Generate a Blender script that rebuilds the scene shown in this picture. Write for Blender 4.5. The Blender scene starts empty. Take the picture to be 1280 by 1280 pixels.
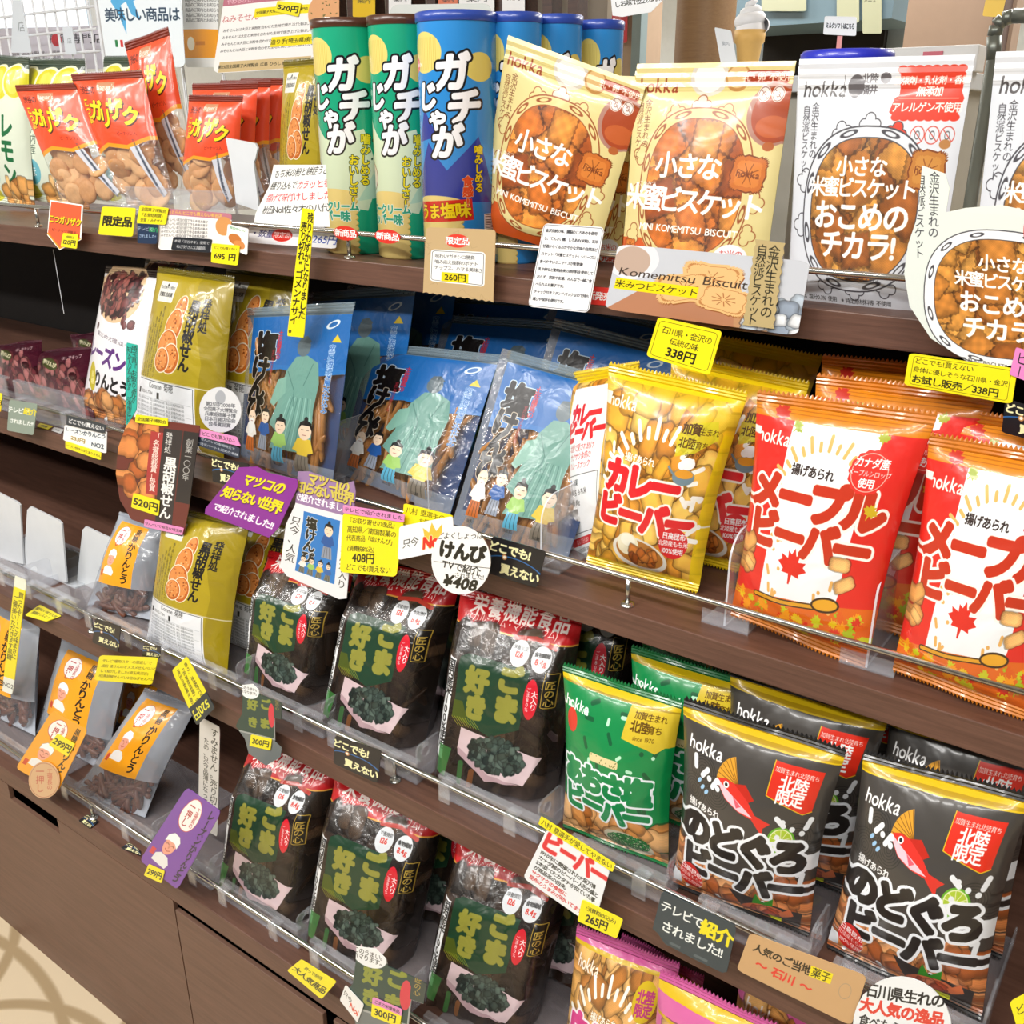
import bpy, math, random
import numpy as np
from mathutils import Vector, Matrix

S = bpy.context.scene
COL = S.collection

# ---------------------------------------------------------------- camera, world, lights, exposure
FOC = 1230.0
EYE = np.array([0.0, 0.0, 1.46])
_L = np.array([-1798.0, -480.0, FOC]); _L /= np.linalg.norm(_L)
_D = np.array([10.0, 3114.0, FOC]); _D -= _L * _D.dot(_L); _D /= np.linalg.norm(_D)
_R, _U = -_L, -_D
_F = np.cross(_R, _D)
if _F[2] < 0: _F = -_F
cam = bpy.data.cameras.new('camera'); cam_o = bpy.data.objects.new('camera', cam); COL.objects.link(cam_o)
cam.sensor_width = 36; cam.lens = 36 * FOC / 1280; cam.clip_start = 0.02
cam_o.matrix_world = Matrix(((_R[0], -_R[1], -_R[2], EYE[0]), (_F[0], -_F[1], -_F[2], EYE[1]), (_U[0], -_U[1], -_U[2], EYE[2]), (0, 0, 0, 1)))
S.camera = cam_o
wd = bpy.data.worlds.new('shop'); S.world = wd; wd.use_nodes = True
wd.node_tree.nodes['Background'].inputs[0].default_value = (0.92, 0.97, 1.0, 1)
wd.node_tree.nodes['Background'].inputs[1].default_value = 0.32
def area(x, y, z, sx, sy, e, rot=(0, 0, 0), c=(1, .98, .95)):
    l = bpy.data.lights.new('tube_or_fill', 'AREA'); l.shape = 'RECTANGLE'; l.size = sx; l.size_y = sy; l.energy = e; l.color = c
    o = bpy.data.objects.new('tube_or_fill_light', l); o.location = (x, y, z); o.rotation_euler = rot; COL.objects.link(o)
for _x in (-3.0, -1.2, 0.6):
    area(_x, -0.6, 2.7, 1.3, .14, 42, (math.radians(25), 0, 0))
    area(_x - .5, -1.6, 2.7, 1.3, .14, 40, (math.radians(30), 0, 0))
    area(_x, 3.2, 2.7, 1.3, .3, 60)
    area(_x - .6, 5.0, 2.7, 1.3, .3, 60, (math.radians(-35), 0, 0))  # fill row added to brighten the rear of the shop, not known tubes
S.view_settings.view_transform = 'Standard'; S.view_settings.look = 'None'
S.view_settings.gamma = 1; S.view_settings.use_curve_mapping = False
S.view_settings.exposure = -0.78
S.cycles.transparent_max_bounces = 32

def _ray(px, py):
    d = np.array([px - 640.0, py - 640.0, FOC]); return np.array([d @ _R, d @ _F, d @ _U])
def at(px, py, y):            # point of the vertical plane at depth y seen at a frame position
    v = _ray(px, py); return EYE + v * (y / v[1])
def onz(px, py, z):
    v = _ray(px, py); return EYE + v * ((z - EYE[2]) / v[2])

# ---------------------------------------------------------------- print engine: flat prints drawn in code
class Glyphs:
    N = 150
    def __init__(s):
        s.c = {}; s.d = {}; s.m = {}
        cu = bpy.data.curves.new('glyph', 'FONT'); cu.resolution_u = 3; s.cu = cu
        s.o = bpy.data.objects.new('glyph', cu); COL.objects.link(s.o)
        s.dg = bpy.context.evaluated_depsgraph_get()
        v, t = s.mesh('国'); s.k = (v[:, 1].max() - v[:, 1].min()) / .93; s.y0 = v[:, 1].min()
    def mesh(s, ch):
        s.cu.body = ch; s.dg.update()
        me = s.o.evaluated_get(s.dg).to_mesh(); me.calc_loop_triangles()
        v = np.empty(len(me.vertices) * 3, np.float32); me.vertices.foreach_get('co', v)
        t = np.empty(len(me.loop_triangles) * 3, np.int32); me.loop_triangles.foreach_get('vertices', t)
        s.o.evaluated_get(s.dg).to_mesh_clear()
        return v.reshape(-1, 3), t.reshape(-1, 3)
    def get(s, ch):
        if ch in s.c: return s.c[ch]
        N = s.N; M = N * 2; bm = np.zeros((M, M), bool)
        if ch in ' 　': s.c[ch] = (np.zeros((N, N), np.float32), .45 if ch == ' ' else 1.); return s.c[ch]
        v, t = s.mesh(ch); v = v / s.k
        wide = ord(ch) > 0x2000
        x0, x1 = (v[:, 0].min(), v[:, 0].max()) if len(v) else (0, 1)
        adv = 1.0 if wide else (x1 - x0) + .09
        cx = .5 if wide else (x0 + x1) / 2
        X = (v[:, 0] - cx + .625) / 1.25 * M; Yy = (.625 - (v[:, 1] - s.y0 / s.k - .465)) / 1.25 * M
        for a, b, c in t:
            ax, ay, bx, by, dx, dy = X[a], Yy[a], X[b], Yy[b], X[c], Yy[c]
            l, r = int(max(0, min(ax, bx, dx))), int(min(M, max(ax, bx, dx) + 2))
            u, w = int(max(0, min(ay, by, dy))), int(min(M, max(ay, by, dy) + 2))
            if r <= l or w <= u: continue
            gx = np.arange(l, r) + .5; gy = (np.arange(u, w) + .5)[:, None]
            e1 = (bx - ax) * (gy - ay) - (by - ay) * (gx - ax); e2 = (dx - bx) * (gy - by) - (dy - by) * (gx - bx); e3 = (ax - dx) * (gy - dy) - (ay - dy) * (gx - dx)
            bm[u:w, l:r] |= ((e1 >= 0) & (e2 >= 0) & (e3 >= 0)) | ((e1 <= 0) & (e2 <= 0) & (e3 <= 0))
        g = bm.reshape(N, 2, N, 2).mean((1, 3)).astype(np.float32)
        s.c[ch] = (g, adv); return s.c[ch]
    def fat(s, ch, r):
        k = (ch, round(r, 3))
        if k in s.d: return s.d[k]
        g, adv = s.get(ch); R = r * s.N / 1.25; out = g.copy(); n = int(math.ceil(R)); N = s.N
        for dy in range(-n, n + 1):
            for dx in range(-n, n + 1):
                q = R + .5 - math.hypot(dx, dy)
                if q <= 0: continue
                q = min(1, q)
                if q >= 1 and math.hypot(dx, dy) < R - 2.2: continue
                a0, a1, b0, b1 = max(0, dy), min(N, N + dy), max(0, dx), min(N, N + dx)
                np.maximum(out[a0:a1, b0:b1], g[a0 - dy:a1 - dy, b0 - dx:b1 - dx] * q, out=out[a0:a1, b0:b1])
        s.d[k] = out; return out
    def mip(s, ch, r, lv):
        k = (ch, round(r, 3), lv)
        if k in s.m: return s.m[k]
        g = s.fat(ch, r) if r > 0 else s.get(ch)[0]
        for _ in range(lv):
            n = g.shape[0] // 2 * 2; g = g[:n, :n].reshape(n // 2, 2, n // 2, 2).mean((1, 3))
        s.m[k] = g; return g
G = Glyphs()

def rgb(c):
    if isinstance(c, str):
        c = c.lstrip('#'); return np.array([int(c[i:i + 2], 16) / 255 for i in (0, 2, 4)], np.float32)
    return np.array(c, np.float32)

class Art:
    def __init__(s, w, h, bg='ffffff', a=1.0):
        s.w, s.h = w, h; s.p = np.ones((h, w, 4), np.float32); s.p[..., :3] = rgb(bg); s.p[..., 3] = a
        s.r = random.Random(w * 7 + h)
    def blend(s, x0, y0, m, col, al=1.0, alpha=None):
        h, w = m.shape[:2]; X0, Y0 = max(0, x0), max(0, y0); X1, Y1 = min(s.w, x0 + w), min(s.h, y0 + h)
        if X1 <= X0 or Y1 <= Y0: return
        m = m[Y0 - y0:Y1 - y0, X0 - x0:X1 - x0, None] * al
        if isinstance(col, np.ndarray) and col.ndim == 3: col = col[Y0 - y0:Y1 - y0, X0 - x0:X1 - x0]
        else: col = rgb(col)
        t = s.p[Y0:Y1, X0:X1]
        t[..., :3] += (col - t[..., :3]) * m
        t[..., 3:] += ((1.0 if alpha is None else alpha) - t[..., 3:]) * m
    def rect(s, x0, y0, x1, y1, col, al=1.0, alpha=None):
        s.blend(int(x0), int(y0), np.ones((max(1, int(y1) - int(y0)), max(1, int(x1) - int(x0))), np.float32), col, al, alpha)
    def grid(s, x0, y0, x1, y1):
        a, b = max(0, int(x0) - 2), max(0, int(y0) - 2); c, d = min(s.w, int(x1) + 3), min(s.h, int(y1) + 3)
        if c <= a or d <= b: return None
        return a, b, (np.arange(a, c) + .5)[None, :], (np.arange(b, d) + .5)[:, None]
    def poly(s, pts, col, al=1.0, alpha=None, mask=False):
        P = np.array(pts, float); g = s.grid(P[:, 0].min(), P[:, 1].min(), P[:, 0].max(), P[:, 1].max())
        if g is None: return
        a, b, X, Y = g; M = np.zeros((Y.shape[0], X.shape[1]), np.float32)
        for ox, oy in ((-.25, -.12), (.25, .12), (-.12, .25), (.12, -.25)):
            x, y = X + ox, Y + oy; ins = np.zeros(M.shape, bool)
            for i in range(len(P)):
                x1, y1 = P[i]; x2, y2 = P[i - 1]
                if y1 == y2: continue
                rr = ((y1 > y) != (y2 > y))[:, 0]
                if not rr.any(): continue
                yy = y[rr]
                ins[rr] ^= x < (x2 - x1) * (yy - y1) / (y2 - y1) + x1
            M += ins * .25
        if mask: return a, b, M
        s.blend(a, b, M, col, al, alpha)
    def ell(s, cx, cy, rx, ry, col, rot=0, al=1.0, ring=0, alpha=None):
        R = max(rx, ry); g = s.grid(cx - R, cy - R, cx + R, cy + R)
        if g is None: return
        a, b, X, Y = g; c, d = math.cos(math.radians(rot)), math.sin(math.radians(rot))
        x = ((X - cx) * c + (Y - cy) * d) / rx; y = (-(X - cx) * d + (Y - cy) * c) / ry
        q = (1 - np.sqrt(x * x + y * y)) * min(rx, ry)
        m = np.clip(q + .5, 0, 1)
        if ring: m = m * np.clip(ring - q + .5, 0, 1)
        s.blend(a, b, m.astype(np.float32), col, al, alpha)
    def line(s, pts, wd, col, al=1.0, close=False):
        P = list(pts) + ([pts[0]] if close else [])
        xs = [p[0] for p in P]; ys = [p[1] for p in P]
        g = s.grid(min(xs) - wd, min(ys) - wd, max(xs) + wd, max(ys) + wd)
        if g is None: return
        a, b, X, Y = g; D = np.full((Y.shape[0], X.shape[1]), 1e9)
        for (x1, y1), (x2, y2) in zip(P, P[1:]):
            l0, l1 = int(min(x1, x2) - wd - 2 - a), int(max(x1, x2) + wd + 3 - a); t0, t1 = int(min(y1, y2) - wd - 2 - b), int(max(y1, y2) + wd + 3 - b)
            l0 = max(0, l0); t0 = max(0, t0)
            if l1 <= l0 or t1 <= t0: continue
            x, y = X[:, l0:l1], Y[t0:t1]
            if x.size == 0 or y.size == 0: continue
            dx, dy = x2 - x1, y2 - y1; t = np.clip(((x - x1) * dx + (y - y1) * dy) / max(1e-6, dx * dx + dy * dy), 0, 1)
            d = np.hypot(x - x1 - t * dx, y - y1 - t * dy); D[t0:t1, l0:l1] = np.minimum(D[t0:t1, l0:l1], d)
        s.blend(a, b, np.clip(wd / 2 - D + .5, 0, 1).astype(np.float32), col, al)
    def rr(s, x0, y0, x1, y1, r, col, al=1.0, alpha=None):
        s.poly(rrpts(x0, y0, x1, y1, r), col, al, alpha)
    def text(s, st, x, y, size, col='000000', ang=0, vert=False, b=0.0, ol=0.0, olc='ffffff', sx=1.0, sp=1.0, an='c', skew=0.0, al=1.0, sh=None):
        ca, sa = math.cos(math.radians(ang)), math.sin(math.radians(ang))
        adv = [(1.0 if vert else G.get(c)[1] * sx) * sp for c in st]; tot = sum(adv)
        pos = (-tot / 2 if an == 'c' and not vert else 0); P = []
        for c, a in zip(st, adv):
            P.append(pos + a / 2); pos += a
        passes = []
        if sh: passes.append((b + ol, sh[2], sh[0], sh[1]))
        if ol > 0: passes.append((b + ol, olc, 0, 0))
        passes.append((b, col, 0, 0))
        for r, cl, ox, oy in passes:
            for c, q in zip(st, P):
                if c in ' 　': continue
                rot = vert and c in 'ー〜―（）()'
                gx = x + ox + (0 if vert else q * size) * ca - (q * size if vert else 0) * sa
                gy = y + oy + (0 if vert else q * size) * sa + (q * size if vert else 0) * ca
                R = size * .9 * max(1, sx)
                g = s.grid(gx - R, gy - R, gx + R, gy + R)
                if g is None: continue
                A, B, X, Y = g
                lx = ((X - gx) * ca + (Y - gy) * sa) / size; ly = (-(X - gx) * sa + (Y - gy) * ca) / size
                lx = (lx + skew * ly) / sx
                if rot: lx, ly = ly, -lx
                lv = max(0, int(math.log2(max(1, G.N / 1.25 / size)) + .35)); bm = G.mip(c, r, lv); n = bm.shape[0]
                fx = (lx + .625) / 1.25 * n - .5; fy = (ly + .625) / 1.25 * n - .5
                ok = (fx > 0) & (fx < n - 1.01) & (fy > 0) & (fy < n - 1.01)
                if not ok.any(): continue
                fx = np.where(ok, fx, 0); fy = np.where(ok, fy, 0); ix = fx.astype(int); iy = fy.astype(int); tx, ty = fx - ix, fy - iy
                v = (bm[iy, ix] * (1 - tx) + bm[iy, ix + 1] * tx) * (1 - ty) + (bm[iy + 1, ix] * (1 - tx) + bm[iy + 1, ix + 1] * tx) * ty
                s.blend(A, B, np.clip((v * ok - .08) * 1.25, 0, 1).astype(np.float32), cl, al)
    def pieces(s, x0, y0, x1, y1, n, sz, cols, kind='rect', ins=None, seed=1, asp=(.5, .9)):
        r = random.Random(seed)
        for i in range(n):
            cx, cy = r.uniform(x0, x1), r.uniform(y0, y1)
            if ins and not ins(cx, cy): r.random(); continue
            a = sz * r.uniform(.8, 1.2); bq = a * r.uniform(*asp); th = r.uniform(0, 3.14); c, d = math.cos(th), math.sin(th)
            g = s.grid(cx - a * 1.2, cy - a * 1.2, cx + a * 1.2, cy + a * 1.2)
            if g is None: continue
            A, B, X, Y = g; x = ((X - cx) * c + (Y - cy) * d) / a; y = (-(X - cx) * d + (Y - cy) * c) / bq
            wob = .07 * np.sin(np.arctan2(y, x) * 9 + i)
            if kind == 'round': q = 1 - np.sqrt(x * x + y * y) + wob * .5
            elif kind == 'scal': q = 1 - np.maximum(abs(x), abs(y)) + .05 * np.sin(x * 18) * np.sin(y * 18)
            else: q = 1 - (x ** 4 + y ** 4) ** .25 + wob * .3
            m = np.clip(q * bq + .5, 0, 1)
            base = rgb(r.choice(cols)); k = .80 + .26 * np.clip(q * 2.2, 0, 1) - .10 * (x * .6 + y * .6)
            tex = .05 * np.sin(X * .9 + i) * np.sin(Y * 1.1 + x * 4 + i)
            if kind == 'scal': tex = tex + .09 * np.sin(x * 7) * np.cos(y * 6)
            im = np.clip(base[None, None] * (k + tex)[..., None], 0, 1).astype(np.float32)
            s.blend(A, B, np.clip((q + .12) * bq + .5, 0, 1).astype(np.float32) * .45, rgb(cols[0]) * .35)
            s.blend(A, B, m.astype(np.float32), im)
    def image(s, name):
        im = bpy.data.images.new(name, s.w, s.h, alpha=True); im.colorspace_settings.name = 'sRGB'; im.alpha_mode = 'CHANNEL_PACKED'
        im.pixels.foreach_set(np.ascontiguousarray(np.clip(s.p[::-1], 0, 1)).ravel()); im.pack(); return im

def rrpts(x0, y0, x1, y1, r, n=5):
    P = []
    for cx, cy, a0 in ((x1 - r, y0 + r, -90), (x1 - r, y1 - r, 0), (x0 + r, y1 - r, 90), (x0 + r, y0 + r, 180)):
        for i in range(n + 1):
            a = math.radians(a0 + 90 * i / n); P.append((cx + r * math.cos(a), cy + r * math.sin(a)))
    return P
def ellpts(cx, cy, rx, ry, n=28):
    return [(cx + rx * math.cos(6.2832 * i / n), cy + ry * math.sin(6.2832 * i / n)) for i in range(n)]
def xf(pts, x, y, s=1, ang=0, sy=None):
    c, d = math.cos(math.radians(ang)), math.sin(math.radians(ang)); sy = s if sy is None else sy
    return [(x + (px * s) * c - (py * sy) * d, y + (px * s) * d + (py * sy) * c) for px, py in pts]

# ---------------------------------------------------------------- the prints on the packs
CR = ['c87a2c', 'e0963c', 'eaa850', 'f0b65c', 'd98a38']
PK = ['b4602c', 'd88448', 'e89c60', 'f0ac70', 'e49058']
def bars(A, x0, y0, x1, y1, n, col, seed, wd=9, ln=16):
    r = random.Random(seed)
    for i in range(n):
        x, y = r.uniform(x0, x1), r.uniform(y0, y1); a = r.uniform(0, 3.14)
        if r.random() < .3: A.ell(x, y, wd * .55, wd * .55, col)
        else: A.line([(x - math.cos(a) * ln / 2, y - math.sin(a) * ln / 2), (x + math.cos(a) * ln / 2, y + math.sin(a) * ln / 2)], wd, col)
def fan(A, cx, cy, r0, r1, a0, a1, n, col, wd=10):
    for i in range(n):
        a = math.radians(a0 + (a1 - a0) * i / (n - 1)); k = r1 if i % 2 else (r0 + r1) / 2
        A.line([(cx + r0 * math.cos(a), cy + r0 * math.sin(a)), (cx + k * math.cos(a), cy + k * math.sin(a))], wd, col)
def leaf(A, x, y, s, col, ang=0):
    P = [(0, -1), (.16, -.62), (.42, -.74), (.36, -.36), (.86, -.46), (.74, -.2), (1, -.02), (.56, .24), (.62, .46), (.12, .4), (.05, .95), (-.05, .95), (-.12, .4), (-.62, .46), (-.56, .24), (-1, -.02), (-.74, -.2), (-.86, -.46), (-.36, -.36), (-.42, -.74), (-.16, -.62)]
    A.poly(xf(P, x, y, s, ang), col)
def title(A, t, x, y, s, col, ol, b=.085, sx=1.13, o=.07, ang=0):
    A.text(t, x, y, s, col, b=b, ol=o, olc=ol, sx=sx, ang=ang, sp=.92)
def a_curry():
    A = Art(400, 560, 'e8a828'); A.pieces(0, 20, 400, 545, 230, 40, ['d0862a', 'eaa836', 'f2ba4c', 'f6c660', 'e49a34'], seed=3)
    A.rect(0, 0, 400, 34, 'f2d010'); A.poly([(0, 30), (400, 30), (400, 150), (360, 110), (260, 64), (0, 50)], 'f0cc14', .55)
    A.rect(0, 530, 400, 560, 'f2d010'); A.poly([(400, 100), (400, 560), (384, 560), (390, 330)], 'f2d010', .8)
    fan(A, 200, 290, 140, 186, 190, 345, 15, 'fffef4', 13)
    A.text('hokka', 50, 84, 44, 'fff8e8', b=.02, sx=.9, skew=.12)
    A.poly([(262, 130), (300, 96), (372, 84), (388, 130), (330, 170), (270, 186)], 'd8d020', .8)
    A.text('加賀', 300, 112, 30, '503000', b=.03); A.text('生まれ', 354, 114, 20, '503000'); A.text('北陸', 296, 148, 27, '503000', b=.02); A.text('育ち', 344, 150, 20, '503000'); A.text('since 1970', 330, 174, 14, '503000')
    A.text('揚げあられ', 150, 214, 23, 'fffdf0', b=.03, ol=.05, olc='c07820')
    title(A, 'カレー', 164, 274, 92, 'e2222a', 'fffaf0'); title(A, 'ビーバー', 190, 368, 88, 'e2222a', 'fffaf0')
    A.ell(312, 236, 36, 22, '78909c'); A.ell(312, 228, 30, 12, 'e8a030'); A.ell(316, 200, 24, 16, 'ffffff'); A.ell(300, 206, 14, 11, 'ffffff')
    A.line([(276, 230), (258, 214)], 6, '78909c'); bars(A, 330, 270, 396, 420, 9, 'fffdf4', 5, 14, 26); bars(A, 6, 120, 60, 300, 4, 'fffdf4', 8, 12, 22)
    A.ell(196, 478, 108, 50, 'e8e4d8', 8); A.ell(196, 474, 94, 40, 'b87830', 8); A.ell(150, 452, 44, 34, 'f4eccc'); A.ell(150, 440, 30, 18, 'fffbe6')
    A.pieces(170, 462, 262, 496, 16, 17, ['8a4412', 'b86420', 'cc7c34'], seed=9)
    A.ell(318, 422, 50, 46, 'e0262c'); A.text('日高昆布', 318, 400, 20, 'ffffff', b=.03); A.text('北陸産もち米', 318, 422, 17, 'ffffff', b=.02); A.text('100%使用', 318, 444, 18, 'ffffff', b=.03)
    return A
def a_curryback():
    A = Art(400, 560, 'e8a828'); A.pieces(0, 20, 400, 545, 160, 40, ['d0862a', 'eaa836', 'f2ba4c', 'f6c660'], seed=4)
    A.rect(0, 0, 400, 30, 'f2d010'); A.rect(0, 536, 400, 560, 'f2d010')
    A.rect(90, 46, 330, 540, 'f4f6f8'); title(A, 'カレー', 200, 120, 60, 'e2222a', 'f8f8f8'); title(A, 'ビーバー', 210, 164, 56, 'e2222a', 'f8f8f8')
    A.text('北陸で愛され続け', 208, 206, 20, 'd03030'); A.text('サクサク食感の', 208, 230, 20, 'd03030'); A.text('カレースナック', 208, 254, 20, 'd03030')
    A.line(rrpts(102, 280, 318, 440, 4), 1.6, '303030', close=True)
    for i, t in enumerate(('名称 米菓', '原材料名 もち米', '内容量 80g', '賞味期限', '保存方法')): A.text('●' + t, 110, 300 + i * 27, 18, '202020', an='l')
    A.rr(104, 452, 314, 474, 8, 'd83030'); A.text('なんで日本?', 208, 463, 16, 'ffffff')
    for i in range(3): A.text('このスナックの名前の由来は', 104, 488 + i * 16, 13, '404040', an='l')
    return A
def a_maple():
    A = Art(400, 560, 'e02a20'); A.poly([(96, 52), (330, 52), (318, 400), (300, 500), (70, 500), (84, 300)], 'f2f6fa'); A.poly([(0, 470), (400, 420), (400, 560), (0, 560)], 'e06818')
    fan(A, 208, 220, 120, 150, 196, 344, 15, 'e8b464', 9); bars(A, 80, 300, 140, 470, 9, 'e8b060', 3, 9, 18); bars(A, 250, 320, 310, 480, 6, 'e8b060', 6, 9, 18)
    A.rect(0, 0, 400, 52, 'dc8414')
    for i in range(5): A.line([(0, 10 + i * 7), (400, 10 + i * 7)], 2, 'b86a0c')
    leaf(A, 56, 40, 24, 'c02818', 15); leaf(A, 110, 62, 18, '98a818', 40); leaf(A, 330, 60, 16, 'a8b020', 0)
    A.text('hokka', 46, 92, 42, 'fff4ec', b=.02, sx=.9, skew=.12); A.text('揚げあられ', 178, 150, 24, '2a1a14', b=.03)
    title(A, 'メープル', 190, 212, 92, 'c43418', 'fff6ee'); title(A, 'ビーバー', 190, 300, 88, 'c43418', 'fff6ee')
    P = [(52 * (1 if i % 2 else .93) * math.cos(i * .2094), 48 * (1 if i % 2 else .93) * math.sin(i * .2094)) for i in range(30)]
    A.poly(xf(P, 322, 130), 'e2342a'); A.ell(322, 130, 44, 40, 'ffd8c8', ring=1.5); A.text('カナダ産', 322, 110, 21, 'ffffff', b=.03); A.text('メープルシロップ', 322, 132, 13, 'ffffff'); A.text('使用', 322, 152, 20, 'ffffff', b=.03)
    leaf(A, 352, 210, 20, 'd0b020', 20); leaf(A, 172, 366, 46, 'de2418', 6)
    A.pieces(300, 320, 330, 380, 2, 34, ['e0a058', 'f0b870'], seed=2, asp=(.55, .6)); A.pieces(0, 330, 26, 420, 4, 24, ['e0a058', 'f0b870'], seed=5)
    A.line([(60, 466), (150, 462), (250, 446)], 15, '3a2410'); A.line([(60, 466), (150, 462), (250, 446)], 9, 'e0a024'); A.ell(285, 434, 42, 19, '3a2410', -10); A.ell(285, 434, 36, 14, 'e8a828', -10)
    r = random.Random(4)
    for i in range(46):
        x = r.uniform(0, 400); y = r.uniform(478, 545) - (30 if x > 300 or x < 60 else 0)
        leaf(A, x, y, r.uniform(12, 22), r.choice(['e8c01c', 'c8c820', 'f09a18', 'e06018', 'd83018', 'a8b818']), r.uniform(0, 360))
    A.rect(0, 538, 400, 560, 'e08820')
    return A
def fish(A, x, y, s, ang):
    B = [(-1, 0), (-.8, -.2), (-.4, -.34), (.1, -.27), (.6, -.1), (1.15, -.24), (1.05, .02), (1.2, .24), (.6, .08), (.1, .24), (-.45, .3), (-.85, .16)]
    A.poly(xf(B, x, y, s, ang), 'e03428'); A.poly(xf([(-.95, .04), (-.4, .02), (.2, .0), (.6, .02), (.1, .22), (-.45, .28), (-.85, .15)], x, y, s, ang), 'f8c8d4')
    A.poly(xf([(-.5, -.3), (-.2, -.55), (.3, -.42), (.2, -.24)], x, y, s, ang), 'c42818')
    e = xf([(-.68, -.07)], x, y, s, ang)[0]; A.ell(*e, s * .1, s * .1, 'ffffff'); A.ell(*e, s * .055, s * .055, '202020')
    A.poly(xf([(-.3, .02), (.0, .2), (.1, .04)], x, y, s, ang), 'e86070')
def lime(A, x, y, r):
    A.ell(x + 3, y + 5, r, r, '3c8c1c'); A.ell(x, y, r, r, '68b428'); A.ell(x, y, r * .86, r * .86, 'eef4c0'); A.ell(x, y, r * .78, r * .78, 'b4d038')
    for i in range(5):
        a = i * .628 + .2; A.line([(x - r * .78 * math.cos(a), y - r * .78 * math.sin(a)), (x + r * .78 * math.cos(a), y + r * .78 * math.sin(a))], 2, 'eef4c0')
    A.ell(x, y, r * .14, r * .14, 'f8fbe0')
def a_black():
    A = Art(400, 560, '46423e')
    for k, (cx, cy) in enumerate(((60, 150), (110, 190), (30, 210), (360, 250), (320, 290), (390, 300))):
        for q in range(6): A.ell(cx, cy, 8 + q * 7, 8 + q * 7, '2c2a28', ring=2)
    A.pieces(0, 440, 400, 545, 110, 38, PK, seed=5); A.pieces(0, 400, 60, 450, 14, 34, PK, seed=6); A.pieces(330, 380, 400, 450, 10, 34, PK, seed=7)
    A.rect(0, 0, 400, 22, '1c1a1a'); A.rect(0, 22, 400, 46, 'e0bc14'); A.rect(0, 34, 400, 42, 'b89408')
    A.text('hokka', 62, 92, 46, 'ffffff', b=.02, sx=.9, skew=.12)
    A.poly([(262, 64), (392, 68), (384, 174), (362, 184), (256, 150)], 'e0301c'); A.line([(262, 64), (256, 150), (362, 184), (384, 174)], 2.5, 'e8c020')
    A.text('加賀生まれ北陸育ち', 324, 84, 13, 'ffffff', ang=3); A.text('北陸', 322, 112, 38, 'ffffff', b=.03, ang=3); A.text('限定', 318, 148, 38, 'ffffff', b=.03, ang=3)
    P = [(0, 0)] + [(-70 * math.cos(math.radians(a)), -70 * math.sin(math.radians(a))) for a in range(-8, 80, 8)]
    A.poly(xf(P, 176, 150), 'e0a030')
    for a in range(-8, 80, 11): A.line([(176, 150), (176 - 68 * math.cos(math.radians(a)), 150 - 68 * math.sin(math.radians(a)))], 1.6, '7a4c10')
    fish(A, 186, 190, 86, 30); lime(A, 318, 262, 38)
    for (x, y) in ((50, 178), (62, 192), (76, 200)): A.ell(x, y, 5, 9, '9cc8ec', 40)
    bars(A, 30, 134, 116, 180, 6, 'eef2f6', 2, 14, 26); bars(A, 290, 190, 396, 400, 12, 'eef2f6', 4, 14, 28); bars(A, 0, 440, 390, 545, 9, 'eef2f6', 6, 16, 26); bars(A, 10, 250, 40, 400, 3, 'eef2f6', 9, 10, 16)
    A.text('揚げあられ', 72, 246, 22, 'f4f4f4', b=.03)
    title(A, 'のどぐろ', 196, 310, 96, '282422', 'f6faff', o=.085); title(A, 'ビーバー', 202, 410, 92, '282422', 'f6faff', o=.085)
    A.ell(44, 478, 42, 44, 'd82820', -15); A.text('日高昆布', 44, 458, 20, 'ffffff', b=.02, ang=8); A.text('北陸産もち米', 44, 479, 15, 'ffffff', ang=8); A.text('100%使用', 44, 500, 17, 'ffffff', ang=8)
    A.poly([(178, 452), (400, 486), (392, 545), (240, 545)], '3a3432'); A.poly([(250, 486), (262, 444), (282, 474), (316, 448), (312, 500)], '389028')
    A.ell(282, 506, 66, 26, 'd87048', -8); A.pieces(236, 494, 330, 520, 10, 18, ['c04c28', 'e88860', 'f4b090'], seed=3); A.poly([(330, 500), (366, 474), (376, 500), (340, 516)], 'e07848'); A.ell(312, 534, 26, 13, 'c8cc30', 20)
    A.rect(0, 546, 400, 560, '1c1a1a')
    return A
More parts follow.
